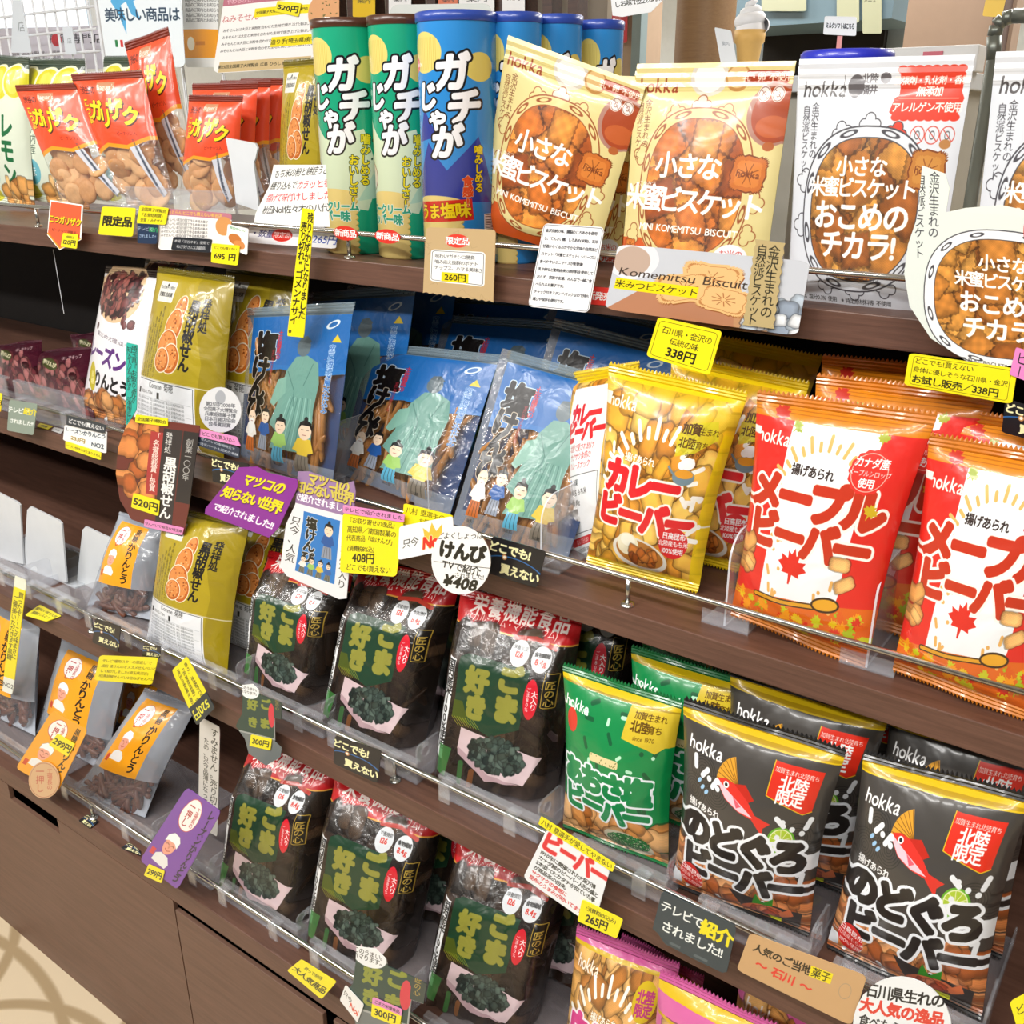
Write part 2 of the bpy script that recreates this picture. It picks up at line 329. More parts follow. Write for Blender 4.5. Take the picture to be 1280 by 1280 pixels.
def a_green():
    A = Art(400, 560, '0c8a48'); bars(A, 20, 60, 390, 300, 12, '0a5c34', 3, 14, 26); bars(A, 20, 60, 390, 250, 9, 'bff0d0', 5, 11, 14); bars(A, 330, 220, 396, 440, 8, '0a5c34', 8, 14, 26)
    A.pieces(0, 420, 400, 545, 90, 40, ['b06828', 'd4904c', 'e4a868', 'e8b478'], seed=2)
    A.rect(0, 0, 400, 26, '087038'); A.rect(0, 26, 400, 44, 'e0c010'); A.rect(0, 38, 400, 44, 'a88c08')
    A.text('hokka', 56, 94, 46, 'ffffff', b=.02, sx=.9, skew=.12); A.ell(36, 146, 26, 36, 'd83828')
    A.poly([(262, 44), (400, 44), (400, 150), (372, 170), (340, 158), (250, 140)], 'dcc030'); A.text('加賀生まれ', 336, 66, 22, '604000', b=.02); A.text('北陸', 306, 98, 32, '604000', b=.03); A.text('育ち', 358, 100, 24, '604000', b=.02); A.text('since 1970', 326, 130, 17, '604000')
    A.poly(rrpts(130, 212, 250, 238, 8), 'e8d8a0'); bars(A, 134, 216, 246, 236, 12, '707030', 2, 3, 4)
    title(A, 'あおさ塩', 184, 302, 88, '0a8a4c', 'f4faff', o=.085); title(A, 'ビーバー', 186, 392, 86, '0a8a4c', 'f4faff', o=.085)
    A.ell(280, 500, 96, 44, 'd8d0b8', 10)
    r = random.Random(3)
    for i in range(900):
        a = r.uniform(0, 6.3); q = math.sqrt(r.random()); A.ell(282 + 84 * q * math.cos(a), 494 + 34 * q * math.sin(a), 2.6, 2.2, r.choice(['10662c', '188038', '0c4c20', '2c9c48']))
    A.rect(0, 546, 400, 560, '087038')
    return A
def a_shrimp():
    A = Art(400, 560, 'd8a050'); A.pieces(0, 20, 400, 545, 220, 38, ['b87838', 'dca058', 'ecb870', 'e4ac60'], seed=7); A.rect(0, 0, 400, 40, 'd860a0'); A.rect(0, 34, 400, 42, 'd8b420')
    A.text('hokka', 66, 74, 44, 'fff0e0', b=.02, sx=.9, skew=.12); fan(A, 190, 270, 150, 196, 190, 345, 15, 'fffef4', 13)
    A.ell(330, 110, 46, 54, 'e0c020'); A.text('北陸', 330, 96, 34, 'c03080', b=.04); A.text('限定', 330, 132, 34, 'c03080', b=.04)
    A.text('揚げあられ', 180, 184, 24, 'fffdf0', b=.03, ol=.06, olc='b07830'); title(A, '白えび', 168, 252, 100, 'e0408c', 'fff4fa'); title(A, 'ビーバー', 196, 336, 90, 'e0408c', 'fff4fa')
    A.ell(330, 210, 40, 26, 'f0a8c8', -20); A.line([(300, 220), (280, 190)], 3, 'a83868'); A.poly([(362, 186), (392, 170), (386, 206)], 'f0a8c8')
    return A
def a_pink():
    A = Art(400, 560, 'd86aa4'); A.pieces(0, 120, 400, 545, 160, 38, ['b87838', 'dca058', 'ecb870'], seed=8); A.rect(0, 24, 400, 48, 'e0bc20'); A.rect(0, 96, 400, 104, 'd0a818')
    A.poly([(160, 104), (400, 104), (400, 300)], 'd860a0'); A.text('hokka', 76, 140, 50, 'fff4ea', b=.02, sx=.9, skew=.12); A.text('北陸限定', 320, 190, 36, 'ffffff', b=.03)
    title(A, '白えび', 190, 300, 100, 'e0408c', 'fff4fa')
    return A
BIS = ['9c5a24', 'c07c34', 'cc8c3e', 'b87430', 'd49848']
BISO = ['a4501c', 'cc7028', 'dc8234', 'c46a24', 'e0903c']
def cloud(A, x, y, s, col, ang):
    bg = A.p[min(A.h - 1, max(0, int(y) - 26)), min(A.w - 1, max(0, int(x))), :3].copy(); L = [(-.75, .15, .55), (0, -.45, .6), (.75, .15, .55), (0, .3, .5)]
    for k, c in ((1, col), (0, bg)):
        for a, b, r in L:
            q = xf([(a, b)], x, y, s, ang)[0]; A.ell(q[0], q[1], r * s + k * 2.4 - .6, r * s + k * 2.4 - .6, c)
def frame(A, cx, cy, rx, ry, bg, ol, cols, seed):
    def sh(k):
        return [(cx + rx * k * math.copysign(abs(math.cos(t)) ** .78, math.cos(t)), cy + ry * k * math.copysign(abs(math.sin(t)) ** .82, math.sin(t))) for t in np.linspace(0, 6.2832, 60)]
    A.poly(sh(1.15), bg); A.line(sh(1.15), 3.5, ol, close=True)
    a, b, M = A.poly(sh(1.0), bg, mask=True)
    T = Art(A.w, A.h, cols[0]); T.pieces(cx - rx, cy - ry, cx + rx, cy + ry, 90, 46, cols, 'scal', seed=seed, asp=(.75, 1))
    A.blend(a, b, M, T.p[b:b + M.shape[0], a:a + M.shape[1], :3].copy()); A.line(sh(1.0), 2.5, ol, close=True)
    for i in range(12):
        t = i * math.pi / 6 + .26; x = cx + rx * 1.075 * math.copysign(abs(math.cos(t)) ** .78, math.cos(t)); y = cy + ry * 1.075 * math.copysign(abs(math.sin(t)) ** .82, math.sin(t))
        tt = math.degrees(math.atan2(math.cos(t) * ry, -math.sin(t) * rx)); A.ell(x, y, 24, 7, bg, tt); A.ell(x, y, 24, 7, ol, tt, ring=3)
def biscuit(A, x, y, s, ang, cols):
    P = [(1 * (1 + .05 * math.cos(i * 3.14159)) * math.copysign(abs(math.cos(i * .098)) ** .35, math.cos(i * .098)), (1 + .05 * math.cos(i * 3.14159)) * math.copysign(abs(math.sin(i * .098)) ** .35, math.sin(i * .098))) for i in range(64)]
    A.poly(xf(P, x, y, s, ang), '7c3c14'); A.poly(xf(P, x, y, s * .92, ang), cols[1]); A.poly(xf(P, x, y, s * .7, ang), cols[2])
    for k in range(8):
        a = k * .785 + .3; A.line(xf([(0, 0), (.6 * math.cos(a), .6 * math.sin(a))], x, y, s, ang), 2, '8c4818')
    A.text('hokka', x, y, s * .5, '7c3c14', ang=ang, b=.02)
def a_beige():
    A = Art(400, 520, 'e2d290'); A.rect(0, 24, 400, 66, 'e4d48c')
    for i in range(7): A.line([(0, 28 + i * 6), (400, 28 + i * 6)], 1.3, 'cdbd78')
    A.ell(196, 34, 50, 46, 'd8cfc0'); A.ell(196, 34, 40, 36, 'f2eee8'); A.ell(270, 36, 32, 32, 'c08c4c'); A.ell(270, 34, 27, 26, 'e2bc80'); A.rect(0, 0, 400, 12, 'ecdc98')
    A.text('hokka', 62, 52, 46, '9c4424', b=.015, sx=.9, skew=.12)
    A.ell(372, 120, 64, 76, 'b08070'); A.ell(376, 122, 56, 66, 'a8451c'); A.ell(374, 150, 40, 26, 'c05c28')
    A.rr(288, 20, 398, 50, 10, 'a84020'); A.text('乳・卵 不使用', 342, 35, 19, 'fff0e0', b=.02)
    for x in (342, 376): A.ell(x, 74, 16, 19, 'f4e8e0'); A.ell(x, 74, 14, 17, '805040', ring=1.5); A.line([(x - 9, 64), (x + 9, 84)], 1.5, '805040'); A.ell(x, 75, 5, 7, '805040', ring=1.5)
    A.rect(0, 462, 400, 520, 'd0581c'); A.poly([(0, 430), (60, 430), (90, 470), (0, 480)], 'd0581c')
    for x, y, a in ((120, 118, -20), (188, 98, 0), (256, 118, 20), (30, 220, -80), (26, 320, -90), (30, 420, -100), (362, 330, 90), (352, 410, 100)): cloud(A, x, y, 20, '9c5024', a)
    frame(A, 192, 300, 134, 168, 'e2d290', '9c5024', BISO, 3)
    biscuit(A, 334, 262, 44, 6, BISO); A.ell(372, 196, 14, 11, 'b4602c')
    A.text('金沢生まれの', 38, 84, 20, '7c4420', vert=True); A.text('自然派ビスケット', 16, 92, 18, '7c4420', vert=True)
    A.text('小さな', 172, 248, 64, 'fffdf8', b=.03, sp=.95, ang=2); A.text('こめみつ', 60, 292, 13, 'fffdf8'); A.text('米蜜ビスケット', 190, 334, 66, 'fffdf8', b=.03, sp=.83, sx=1.0, ang=3)
    A.text('MINI KOMEMITSU BISCUIT', 190, 404, 23, 'fffdf8', b=.02, ang=2)
    A.ell(318, 470, 44, 36, 'f0f2f8'); A.text('お米の', 318, 458, 20, 'd04030'); A.text('発酵', 318, 484, 28, 'd04030', b=.03)
    biscuit(A, 24, 452, 18, 0, BISO)
    return A
def a_white():
    A = Art(400, 540, 'dde1e8'); A.rect(0, 22, 400, 64, 'e2e5ea')
    for i in range(7): A.line([(0, 26 + i * 6), (400, 26 + i * 6)], 1.3, 'c9ccd2')
    A.text('hokka', 66, 62, 46, '4a4648', b=.015, sx=.9, skew=.12); A.line([(112, 36), (112, 82)], 1.5, '606060')
    A.ell(142, 58, 20, 24, '605c60'); A.text('北陸', 174, 42, 20, '605c60', b=.03); A.text('福井', 174, 66, 20, '605c60', b=.03); A.ell(212, 42, 13, 12, '605c60')
    P = []
    for i in range(16):
        x = 248 + i * 9.2; P.append((x, 26 + (5 if i % 2 else 0)))
    A.poly([(246, 30), (262, 22), (380, 22), (394, 36), (390, 70), (398, 84), (388, 118), (370, 124), (250, 124), (232, 112), (240, 84), (250, 76)], 'e03c24')
    for x in range(250, 385, 19): A.ell(x, 26, 12, 8, 'e03c24'); A.ell(x, 122, 12, 8, 'e03c24')
    A.text('膨張剤・乳化剤・香料', 318, 48, 17, 'fff0ea', b=.02); A.text('無添加', 318, 70, 20, 'fff0ea', b=.03); A.line([(250, 84), (386, 84)], 1.2, 'ffd0c0'); A.text('アレルゲン不使用', 316, 102, 20, 'fff0ea', b=.03)
    for i, x in enumerate((306, 340, 374)): A.ell(x, 158, 17, 19, 'd04838', ring=2); A.line([(x - 11, 146), (x + 11, 170)], 2, 'd04838'); A.ell(x, 158, 6, 9, '505050', ring=1.5)
    for x, y, a in ((120, 152, -15), (190, 134, 0), (256, 152, 15), (26, 260, -85), (24, 360, -90), (380, 390, 90), (120, 492, 170), (200, 500, 180), (280, 490, 190)): cloud(A, x, y, 20, '46444a', a)
    frame(A, 192, 320, 140, 156, 'dde1e8', '46444a', BIS, 5)
    biscuit(A, 340, 230, 42, 4, BIS); A.ell(372, 176, 13, 10, 'b88048')
    A.text('金沢生まれの', 44, 92, 20, '3c3a40', vert=True); A.text('自然派ビスケット', 20, 98, 19, '3c3a40', vert=True)
    A.text('小さな', 180, 226, 44, 'fffdf8', b=.03); A.text('米蜜ビスケット', 184, 272, 44, 'fffdf8', b=.03, sp=.9); A.text('おこめの', 188, 334, 64, 'fffdf8', b=.035, sp=.98); A.text('チカラ!', 190, 398, 64, 'fffdf8', b=.035, sp=1.0)
    A.text('NATURAL BISCUITS', 190, 466, 15, '46444a', ang=1); A.text('1% 塩分0.3% 使用　※特定原材料等 不使用', 170, 524, 13, '303030')
    return A
def brush(A, t, x, y, s, ang=0, vert=True, col='141010', b=.05, **k):
    A.text(t, x, y, s, col, vert=vert, b=b, ang=ang, **k)
def figurine(A, x, y, s, coat, leg, hair=True, beard=False):
    A.poly(xf([(-.8, .2), (-1.3, 1.6), (-.7, 1.8), (-.6, 2.3), (.6, 2.3), (.7, 1.8), (1.3, 1.6), (.8, .2)], x, y, s), coat)
    A.poly(xf([(-.75, 2.1), (-1, 4.1), (1, 4.1), (.75, 2.1)], x, y, s), leg)
    for k in (-.4, 0, .4): A.line(xf([(k, 2.2), (k * 1.4, 4)], x, y, s), 1.4, '303028')
    A.ell(x, y - .7 * s, s * .8, s * 1.05, 'f2d8bc')
    if hair: A.poly(xf([(-.85, -.7), (-.7, -1.6), (0, -2), (.7, -1.6), (.85, -.7), (.5, -1.3), (-.5, -1.3)], x, y, s), '141414'); A.ell(x, y - 2 * s, s * .25, s * .3, '141414')
    if beard: A.ell(x, y + .5 * s, s * .7, s * 1.1, 'f4f4f0')
    for k in (-.3, .3): A.line(xf([(k - .14, -.8), (k + .14, -.8)], x, y, s), 1.6, '202020')
    A.line(xf([(-.2, -.2), (.2, -.2)], x, y, s), 1.4, '802020')
def a_blue():
    A = Art(400, 560, '1a64ac'); CL = 'a89078'
    A.rect(0, 0, 400, 36, '94a8b4', 1, .45); A.rect(0, 0, 26, 560, 'b4b4b0', 1, .3)
    A.rect(26, 200, 400, 560, 'a07850', 1, .10); A.rect(0, 500, 400, 560, 'b8bcc0', 1, .35)
    A.poly([(26, 200), (400, 200), (400, 214), (300, 230), (180, 214), (26, 240)], '1c6cb4')
    A.rect(0, 28, 400, 34, '586870', 1, .7)
    st = '6c9c90'
    A.poly([(236, 170), (276, 164), (318, 186), (330, 250), (322, 330), (330, 470), (176, 480), (196, 420), (160, 400), (186, 330), (206, 220)], st)
    A.ell(258, 138, 24, 30, '5c6c74'); A.poly([(238, 120), (244, 106), (266, 102), (282, 118), (276, 126)], '4c5c64')
    for k in range(9): A.line([(236 + k * 9, 300), (196 + k * 16, 470)], 2.5, '4c7c74' if k % 2 else '94c0b4')
    A.line([(214, 220), (246, 280), (250, 330)], 3, '4c7c74'); A.line([(300, 190), (276, 260)], 3, '4c7c74'); A.poly([(176, 250), (210, 236), (214, 290), (170, 340), (150, 330)], '7cac9c')
    brush(A, '塩', 96, 92, 96, b=.07, ol=.03, olc='c8d8e4'); brush(A, 'けんぴ', 84, 184, 84, b=.06, ang=5, sp=.84, ol=.03, olc='c8bca8')
    A.text('土佐龍馬の', 158, 84, 20, 'c02838', vert=True, b=.03); A.text('室戸海洋深層水の塩', 136, 150, 13, 'c02838', vert=True)
    A.text('室戸海洋深層水仕込み', 356, 128, 21, '1c60b0', vert=True, b=.02, ol=.05, olc='d8e8f4'); A.poly([(352, 120), (368, 96), (384, 120)], 'e0c020'); A.ell(348, 66, 24, 11, 'd8e4ec', -25, ring=4)
    figurine(A, 66, 412, 25, 'f0ece4', 'c06830', False, True); figurine(A, 136, 396, 24, '2458a0', '9098a8'); figurine(A, 212, 418, 25, '9cc868', '58a8c8'); figurine(A, 304, 420, 28, 'e0c040', '7c7468')
    for x, t in ((60, '龍馬'), (130, '万次郎'), (205, '慎太郎'), (300, '以蔵')): A.text(t, x, 528, 11, '202020')
    return A
def labellist(A, x0, y0, x1, y1):
    A.rect(x0, y0, x1, y1, 'eef0f4'); A.line([(x0 + 8, y0 + 8), (x1 - 8, y0 + 8), (x1 - 8, y1)], 2.5, '303438')
    A.text('Komme 菊穂', (x0 + x1) / 2, y0 + 22, 26, '303030', sx=.9); A.text('0120-12-7784', x0 + 40, y0 + 50, 15, '505050', an='l')
    A.rect(x0 + 14, y0 + 40, x0 + 30, y0 + 60, '303030'); A.rect(x0 + 150, y0 + 44, x0 + 164, y0 + 66, '303030')
    n = int((y1 - y0 - 74) / 14)
    for i in range(n):
        y = y0 + 74 + i * 14
        for k in range(3): A.text('本店 前橋市000-00', x0 + 14 + k * 92, y, 10, '707478', an='l')
        if i % 3 == 0: A.line([(x0 + 12, y - 7), (x1 - 16, y - 7)], 1, 'a0a4a8')
def a_olive():
    A = Art(400, 600, 'b09a1c'); A.poly([(250, 0), (400, 0), (400, 600), (320, 600), (350, 300)], '9c8814'); A.rect(0, 0, 400, 22, '6c6010', 1, .9)
    A.rr(40, 46, 150, 116, 6, 'e4e4dc'); A.text('第25回菓子大博覧会', 95, 66, 11, '303030'); A.ell(95, 58, 6, 6, '404040'); A.text('受賞記念銘菓', 95, 90, 15, '303030', b=.02)
    for i in range(5): A.text('香り高い黒胡椒を練り込んだ草加せんべい'[:19 - i], 116 - i * 20, 128 + i * 20, 13, '403808', vert=True)
    for i, (x, y, rx, ry) in enumerate(((214, 130, 28, 44), (196, 190, 42, 58), (180, 262, 52, 56), (206, 300, 42, 50), (160, 310, 40, 40))):
        A.ell(x, y, rx + 4, ry + 4, 'e8e0c8', 15); A.ell(x, y, rx, ry, 'c06420', 15); A.ell(x - 3, y - 4, rx * .85, ry * .86, 'dc8c48', 15)
        r = random.Random(i)
        for k in range(26): A.ell(x + r.uniform(-.7, .7) * rx, y + r.uniform(-.7, .7) * ry, r.uniform(2, 5), r.uniform(2, 4), r.choice(['b85c20', 'eca868', '8c4414', 'f0b880']))
    brush(A, '発祥処', 334, 84, 38, b=.03); brush(A, '黒胡椒せん', 284, 96, 50, b=.04, ang=3, sp=.96)
    labellist(A, 0, 380, 330, 600); A.rect(0, 380, 400, 384, 'd0c8a0')
    return A
def a_raisin():
    A = Art(400, 600, 'e8e6ea'); A.rect(0, 0, 400, 30, '2c2020')
    A.ell(170, 90, 176, 130, 'd8b890', 12); A.pieces(20, 30, 320, 190, 150, 22, ['2c1418', '4c2428', '6c3434', '8c5048'], 'round', ins=lambda x, y: ((x - 165) / 158) ** 2 + ((y - 90) / 112) ** 2 < 1, seed=3)
    A.ell(60, 240, 14, 14, '4c2428'); A.pieces(250, 190, 330, 230, 8, 16, ['4c2428', '6c3434'], 'round', seed=2)
    A.text('噛むとじゅわっと甘酸っぱい', 190, 282, 18, '403040', ang=8); A.text('レーズン', 160, 350, 80, '5a2878', b=.05, ang=10); brush(A, 'かりんとう', 190, 452, 62, vert=False, ang=6, b=.05)
    A.ell(76, 440, 34, 58, 'c8b820', -10); A.text('黒糖', 76, 420, 26, 'fff8c0', vert=True)
    A.pieces(0, 520, 400, 600, 60, 34, ['8c4c20', 'b87038', 'cc8848', 'd89c60'], 'round', seed=4); A.pieces(150, 500, 300, 560, 14, 40, ['b87038', 'cc8848', 'd89c60'], 'round', seed=5)
    return A
def a_goma():
    A = Art(400, 560, '2c241e', .62)
    A.rect(0, 0, 400, 90, 'c41c22'); A.line([(0, 90), (400, 90)], 5, 'e0a040')
    A.text('栄養機能食品', 210, 34, 52, 'fff0e8', b=.03, sp=1.1); A.text('(カルシウム・マグネシウム)', 200, 66, 24, 'fff0e8')
    A.pieces(0, 100, 400, 560, 60, 46, ['2c201a', '44342a', '54402f', '382a22', '3c3024'], 'rect', seed=6, asp=(.4, .8)); A.p[..., 3] = np.where(A.p[..., 3] > .9, .72, A.p[..., 3]); A.rect(0, 0, 400, 92, 'c41c22', .0)
    A.p[:92, :, 3] = 1
    A.poly([(60, 172), (84, 160), (300, 168), (292, 350), (196, 392), (64, 348)], '1c3e28'); A.poly([(60, 300), (90, 300), (120, 370), (60, 350)], '4c5818')
    for i in range(9): A.line([(60 + i * 9, 350), (86 + i * 9, 376)], 1.5, 'a8a828')
    g = '92903a'
    for t, x, y, s in (('ご', 236, 208, 78), ('ま', 236, 298, 84), ('好', 128, 232, 74), ('き', 134, 312, 74)): A.text(t, x, y, s, g, b=.085, ol=.02, olc='74762c')
    A.ell(316, 250, 24, 62, 'd81c30'); A.text('大入り', 326, 222, 20, 'ffffff', vert=True, b=.02); A.text('ごま80%', 306, 214, 15, 'ffffff', vert=True)
    A.ell(250, 130, 32, 36, 'dce0e4'); A.ell(324, 134, 32, 36, 'dce0e4'); A.text('栄養機能', 250, 114, 12, '202020'); A.text('126', 250, 132, 20, 'd03020', b=.04); A.text('食物繊維', 324, 122, 13, '202020', b=.03); A.text('8.4g', 324, 142, 20, 'd03020', b=.03)
    A.line([(220, 92), (290, 84), (360, 100)], 12, 'b83020'); A.line(rrpts(350, 166, 388, 268, 2), 2.5, 'b89838', close=True); A.rect(352, 168, 386, 266, '14100c'); A.text('匠の心', 369, 186, 26, 'c8a848', vert=True, b=.02)
    A.poly([(20, 178), (50, 182), (44, 488), (14, 484)], 'e8eaec'); A.text('国内産米100%使用', 33, 186, 30, '181818', vert=True, b=.03, sp=.9)
    A.poly([(96, 380), (332, 420), (376, 424), (330, 520), (220, 516), (92, 446)], 'd8c0c4'); A.poly([(92, 440), (210, 510), (320, 522), (200, 530), (96, 462)], 'b89aa0')
    A.pieces(140, 392, 320, 496, 260, 12, ['1c2824', '34423a', '46564e', '54645a', '3a4840'], 'rect', ins=lambda x, y: ((x - 228) / 96) ** 2 + ((y - 444) / 50) ** 2 < 1, seed=8)
    A.poly([(30, 440), (74, 450), (60, 540), (24, 530)], '38803a', .8); A.line([(110, 490), (110, 550)], 18, '38803a', .7); A.line([(150, 510), (150, 550)], 18, 'a8642c', .6)
    return A
def chef(A, x, y, s):
    A.poly(xf([(-1.1, 1.5), (-.5, 1.1), (.6, 1.2), (1.2, 1.9), (1, 2.5), (-1.2, 2.4)], x, y, s), 'f0f0ee')
    A.ell(x, y, s * .8, s * 1.1, 'f0a890', 6); A.poly(xf([(-.95, -.25), (-.9, -1.0), (-.3, -1.5), (.5, -1.4), (.95, -.9), (.95, -.1), (.4, -.5), (-.5, -.5)], x, y, s), 'ffffff'); A.line(xf([(-.95, -.25), (-.9, -1.0), (-.3, -1.5), (.5, -1.4), (.95, -.9), (.95, -.1)], x, y, s), 1.5, 'a0a0a0')
    for k in (-.35, .35): A.line(xf([(k - .2, -.05), (k, -.17), (k + .2, -.05)], x, y, s), 2, '803020')
    A.ell(x, y + .2 * s, s * .1, s * .16, 'd88870'); A.line(xf([(-.35, .5), (0, .68), (.35, .5)], x, y, s), 2.2, 'b03020')
def klabel(A, x0, y0, w, h, bg='f8a81c', word='かりんとう', pre='黒糖'):
    A.rect(x0, y0, x0 + w, y0 + h, bg); A.ell(x0 + w * .36, y0 + h * .2, w * .23, h * .15, 'fff8f4'); A.ell(x0 + w * .36, y0 + h * .2, w * .23, h * .15, 'c04040', ring=2)
    A.text('工場長の', x0 + w * .46, y0 + h * .09, w * .09, 'b03030', vert=True); A.text('一押し', x0 + w * .3, y0 + h * .075, w * .14, 'b03030', vert=True, b=.02)
    chef(A, x0 + w * .34, y0 + h * .58, w * .15); A.rect(x0 + w * .06, y0 + h * .78, x0 + w * .15, y0 + h * .88, 'd04020')
    brush(A, pre, x0 + w * .8, y0 + h * .05, w * .14, b=.02) if pre else None; brush(A, word, x0 + w * .8, y0 + h * (.27 if pre else .06), w * .2, b=.03, sp=.95 if pre else 1.1)
def a_karinto():
    A = Art(400, 600, 'd4dce8', .40); A.rect(0, 420, 400, 600, 'b8bcc4', 1, .14); klabel(A, 60, 40, 270, 380); return A
def a_karinto_low():
    A = Art(400, 600, 'b8c0ca', .30); A.rect(0, 300, 400, 600, 'b8bcc4', 1, .12); klabel(A, 90, 0, 250, 330); return A
def a_orange():
    A = Art(360, 560, 'f05028'); A.rect(0, 250, 360, 560, 'ffffff', 1, .05); A.rect(0, 0, 360, 26, '8c2c18')
    A.poly([(0, 200), (0, 330), (120, 296), (240, 306), (360, 270), (360, 200)], 'f0a020'); A.poly([(0, 200), (0, 312), (120, 280), (240, 290), (360, 254), (360, 200)], 'f05028')
    A.rr(130, 40, 232, 76, 3, 'c88c68'); A.text("Baguer's", 180, 58, 28, 'fff4e8'); A.text('渋谷の', 66, 68, 32, '5c1810', b=.03)
    for i, (c, x, y, s, a) in enumerate((('ガ', 92, 150, 84, 8), ('リ', 150, 182, 80, 5), ('ザ', 214, 148, 90, 6), ('ク', 290, 178, 84, 14))):
        A.text(c, x, y, s, 'f4dc10', b=.05, ol=.02, olc='4c1408', ang=a, sh=(4, 4, '4c1408'))
    A.text('こつぶ', 36, 100, 34, 'f4dc10', vert=True, b=.05, sh=(2, 2, '4c1408')); A.text('ピーナッツ入', 250, 244, 18, '7c2010')
    A.poly([(250, 300), (300, 290), (356, 480), (330, 500)], 'd8dce8', .9)
    for i in range(9): A.text('名称 油菓子 内容量', 290 + i * 4, 312 + i * 18, 11, '404858', ang=74)
    return A
def a_lemon():
    A = Art(360, 560, 'dfe8d4'); A.rect(0, 0, 360, 40, '3c4c40', 1, .8)
    for x, y, r in ((60, 90, 80), (190, 100, 88), (300, 90, 84), (120, 150, 50)): A.ell(x, y, r, r * .8, 'f4f4d0'); A.ell(x, y, r * .86, r * .7, 'd8d024'); A.ell(x - 8, y, r * .5, r * .56, 'e4dc50')
    A.text('レモン', 250, 210, 92, '1c6c3c', vert=True, b=.05); A.text('瀬戸内産', 120, 210, 40, '344c3c', vert=True); A.ell(110, 440, 50, 50, '68b8c8'); A.text('ほ', 110, 440, 44, 'ffffff')
    A.pieces(180, 470, 350, 550, 26, 30, ['b87838', 'dca058', 'ecc080'], seed=2); A.ell(70, 520, 60, 34, 'd0cc30')
    return A
def a_purple():
    A = Art(400, 300, '4c1428', .75); A.pieces(0, 100, 400, 300, 60, 28, ['3c141c', '6c2c34', '8c4c4c', 'a86868'], 'round', seed=4); A.p[100:, :, 3] = .8
    A.ell(140, 110, 70, 34, '3c4418', 20); brush(A, '芋けんぴ', 140, 108, 30, vert=False, ang=20, col='d8d0b0'); A.text('ほし芋チップ', 300, 70, 22, 'e0c8c8', ang=-10)
    return A
def can_title(A, x, y):
    for t, dx, dy, s in (('ガ', 20, 0, 128), ('チ', 66, 118, 124), ('じ', -84, 80, 100), ('ゃ', -36, 156, 84), ('が', -4, 240, 116)):
        A.text(t, x + dx, y + dy, s, 'fbfbff', b=.06, ol=.06, olc='101014', skew=.15, ang=-3)
def a_can(blue):
    A = Art(900, 880, '2c8cd8' if blue else '14a47c')
    for ox in (0, 450):
        A.ell(ox + 110, 110, 80, 70, 'e4d478'); A.ell(ox + 330, 160, 60, 50, 'dcc868')
        for k in range(14): A.line([(ox + 50 + k * 9, 60), (ox + 50 + k * 9, 170)], 1.6, 'c8b050')
        if blue:
            A.poly([(ox + 20, 620), (ox + 120, 420), (ox + 200, 520), (ox + 320, 400), (ox + 400, 640)], '2c3c9c'); A.poly([(ox + 100, 300), (ox + 170, 400), (ox + 60, 420)], '2c3c9c')
        else:
            A.poly([(ox, 640), (ox, 300), (ox + 130, 420), (ox + 300, 380), (ox + 360, 560), (ox + 300, 700)], 'd8e8c8'); A.pieces(ox + 300, 420, ox + 420, 560, 16, 5, ['184830', '2c6c48'], 'round', seed=3); A.poly([(ox + 260, 660), (ox + 420, 420), (ox + 440, 640)], 'b8dcc4')
        for k in range(12): A.ell(ox + 150, 640 + k * 22, 110, 26, 'c8a84c'); A.ell(ox + 150, 636 + k * 22, 108, 24, 'ecd484')
        if not blue: A.ell(ox + 40, 560, 54, 54, '8c5848'); A.ell(ox + 40, 560, 48, 48, 'e8dcd0')
        can_title(A, ox + 200, 180)
        if blue:
            A.poly([(ox + 40, 640), (ox + 290, 622), (ox + 296, 700), (ox + 48, 716)], 'd82c20'); A.text('うま塩味', ox + 168, 670, 58, 'f8d818', b=.04, ol=.03, olc='7c1808', ang=-4)
            A.text('噛みしめる', ox + 318, 430, 34, 'f4d818', vert=True, b=.04, ol=.04, olc='202020'); A.text('食感!', ox + 274, 540, 38, 'e04818', vert=True, b=.05, ol=.03, olc='f8e8b0'); A.ell(ox + 50, 150, 26, 26, 'd83828'); A.text('BONBON', ox + 60, 150, 16, 'ffffff')
        else:
            A.text('噛みしめる', ox + 306, 400, 40, 'f0dc18', vert=True, b=.04, ol=.06, olc='143820', ang=4); A.text('おいしさ!', ox + 254, 480, 40, 'f0dc18', vert=True, b=.04, ol=.06, olc='143820', ang=4)
            A.text('サワークリーム', ox + 130, 682, 38, '20a080', b=.05, ol=.06, olc='f8fcf4'); A.text('ペッパー味', ox + 120, 722, 42, '20a080', b=.05, ol=.06, olc='f8fcf4')
        A.rect(ox + 340, 680, ox + 390, 760, 'f0f4ee')
        for k in range(12): A.rect(ox + 344, 684 + k * 6, ox + 386, 686 + k * 6 + k % 2, '303030')
        A.rect(ox + 400, 480, ox + 445, 840, 'c8d4d8')
        for k in range(20): A.text('原材料名 乾燥じゃがいも', ox + 423, 490 + k * 17, 8, '303438')
    return A

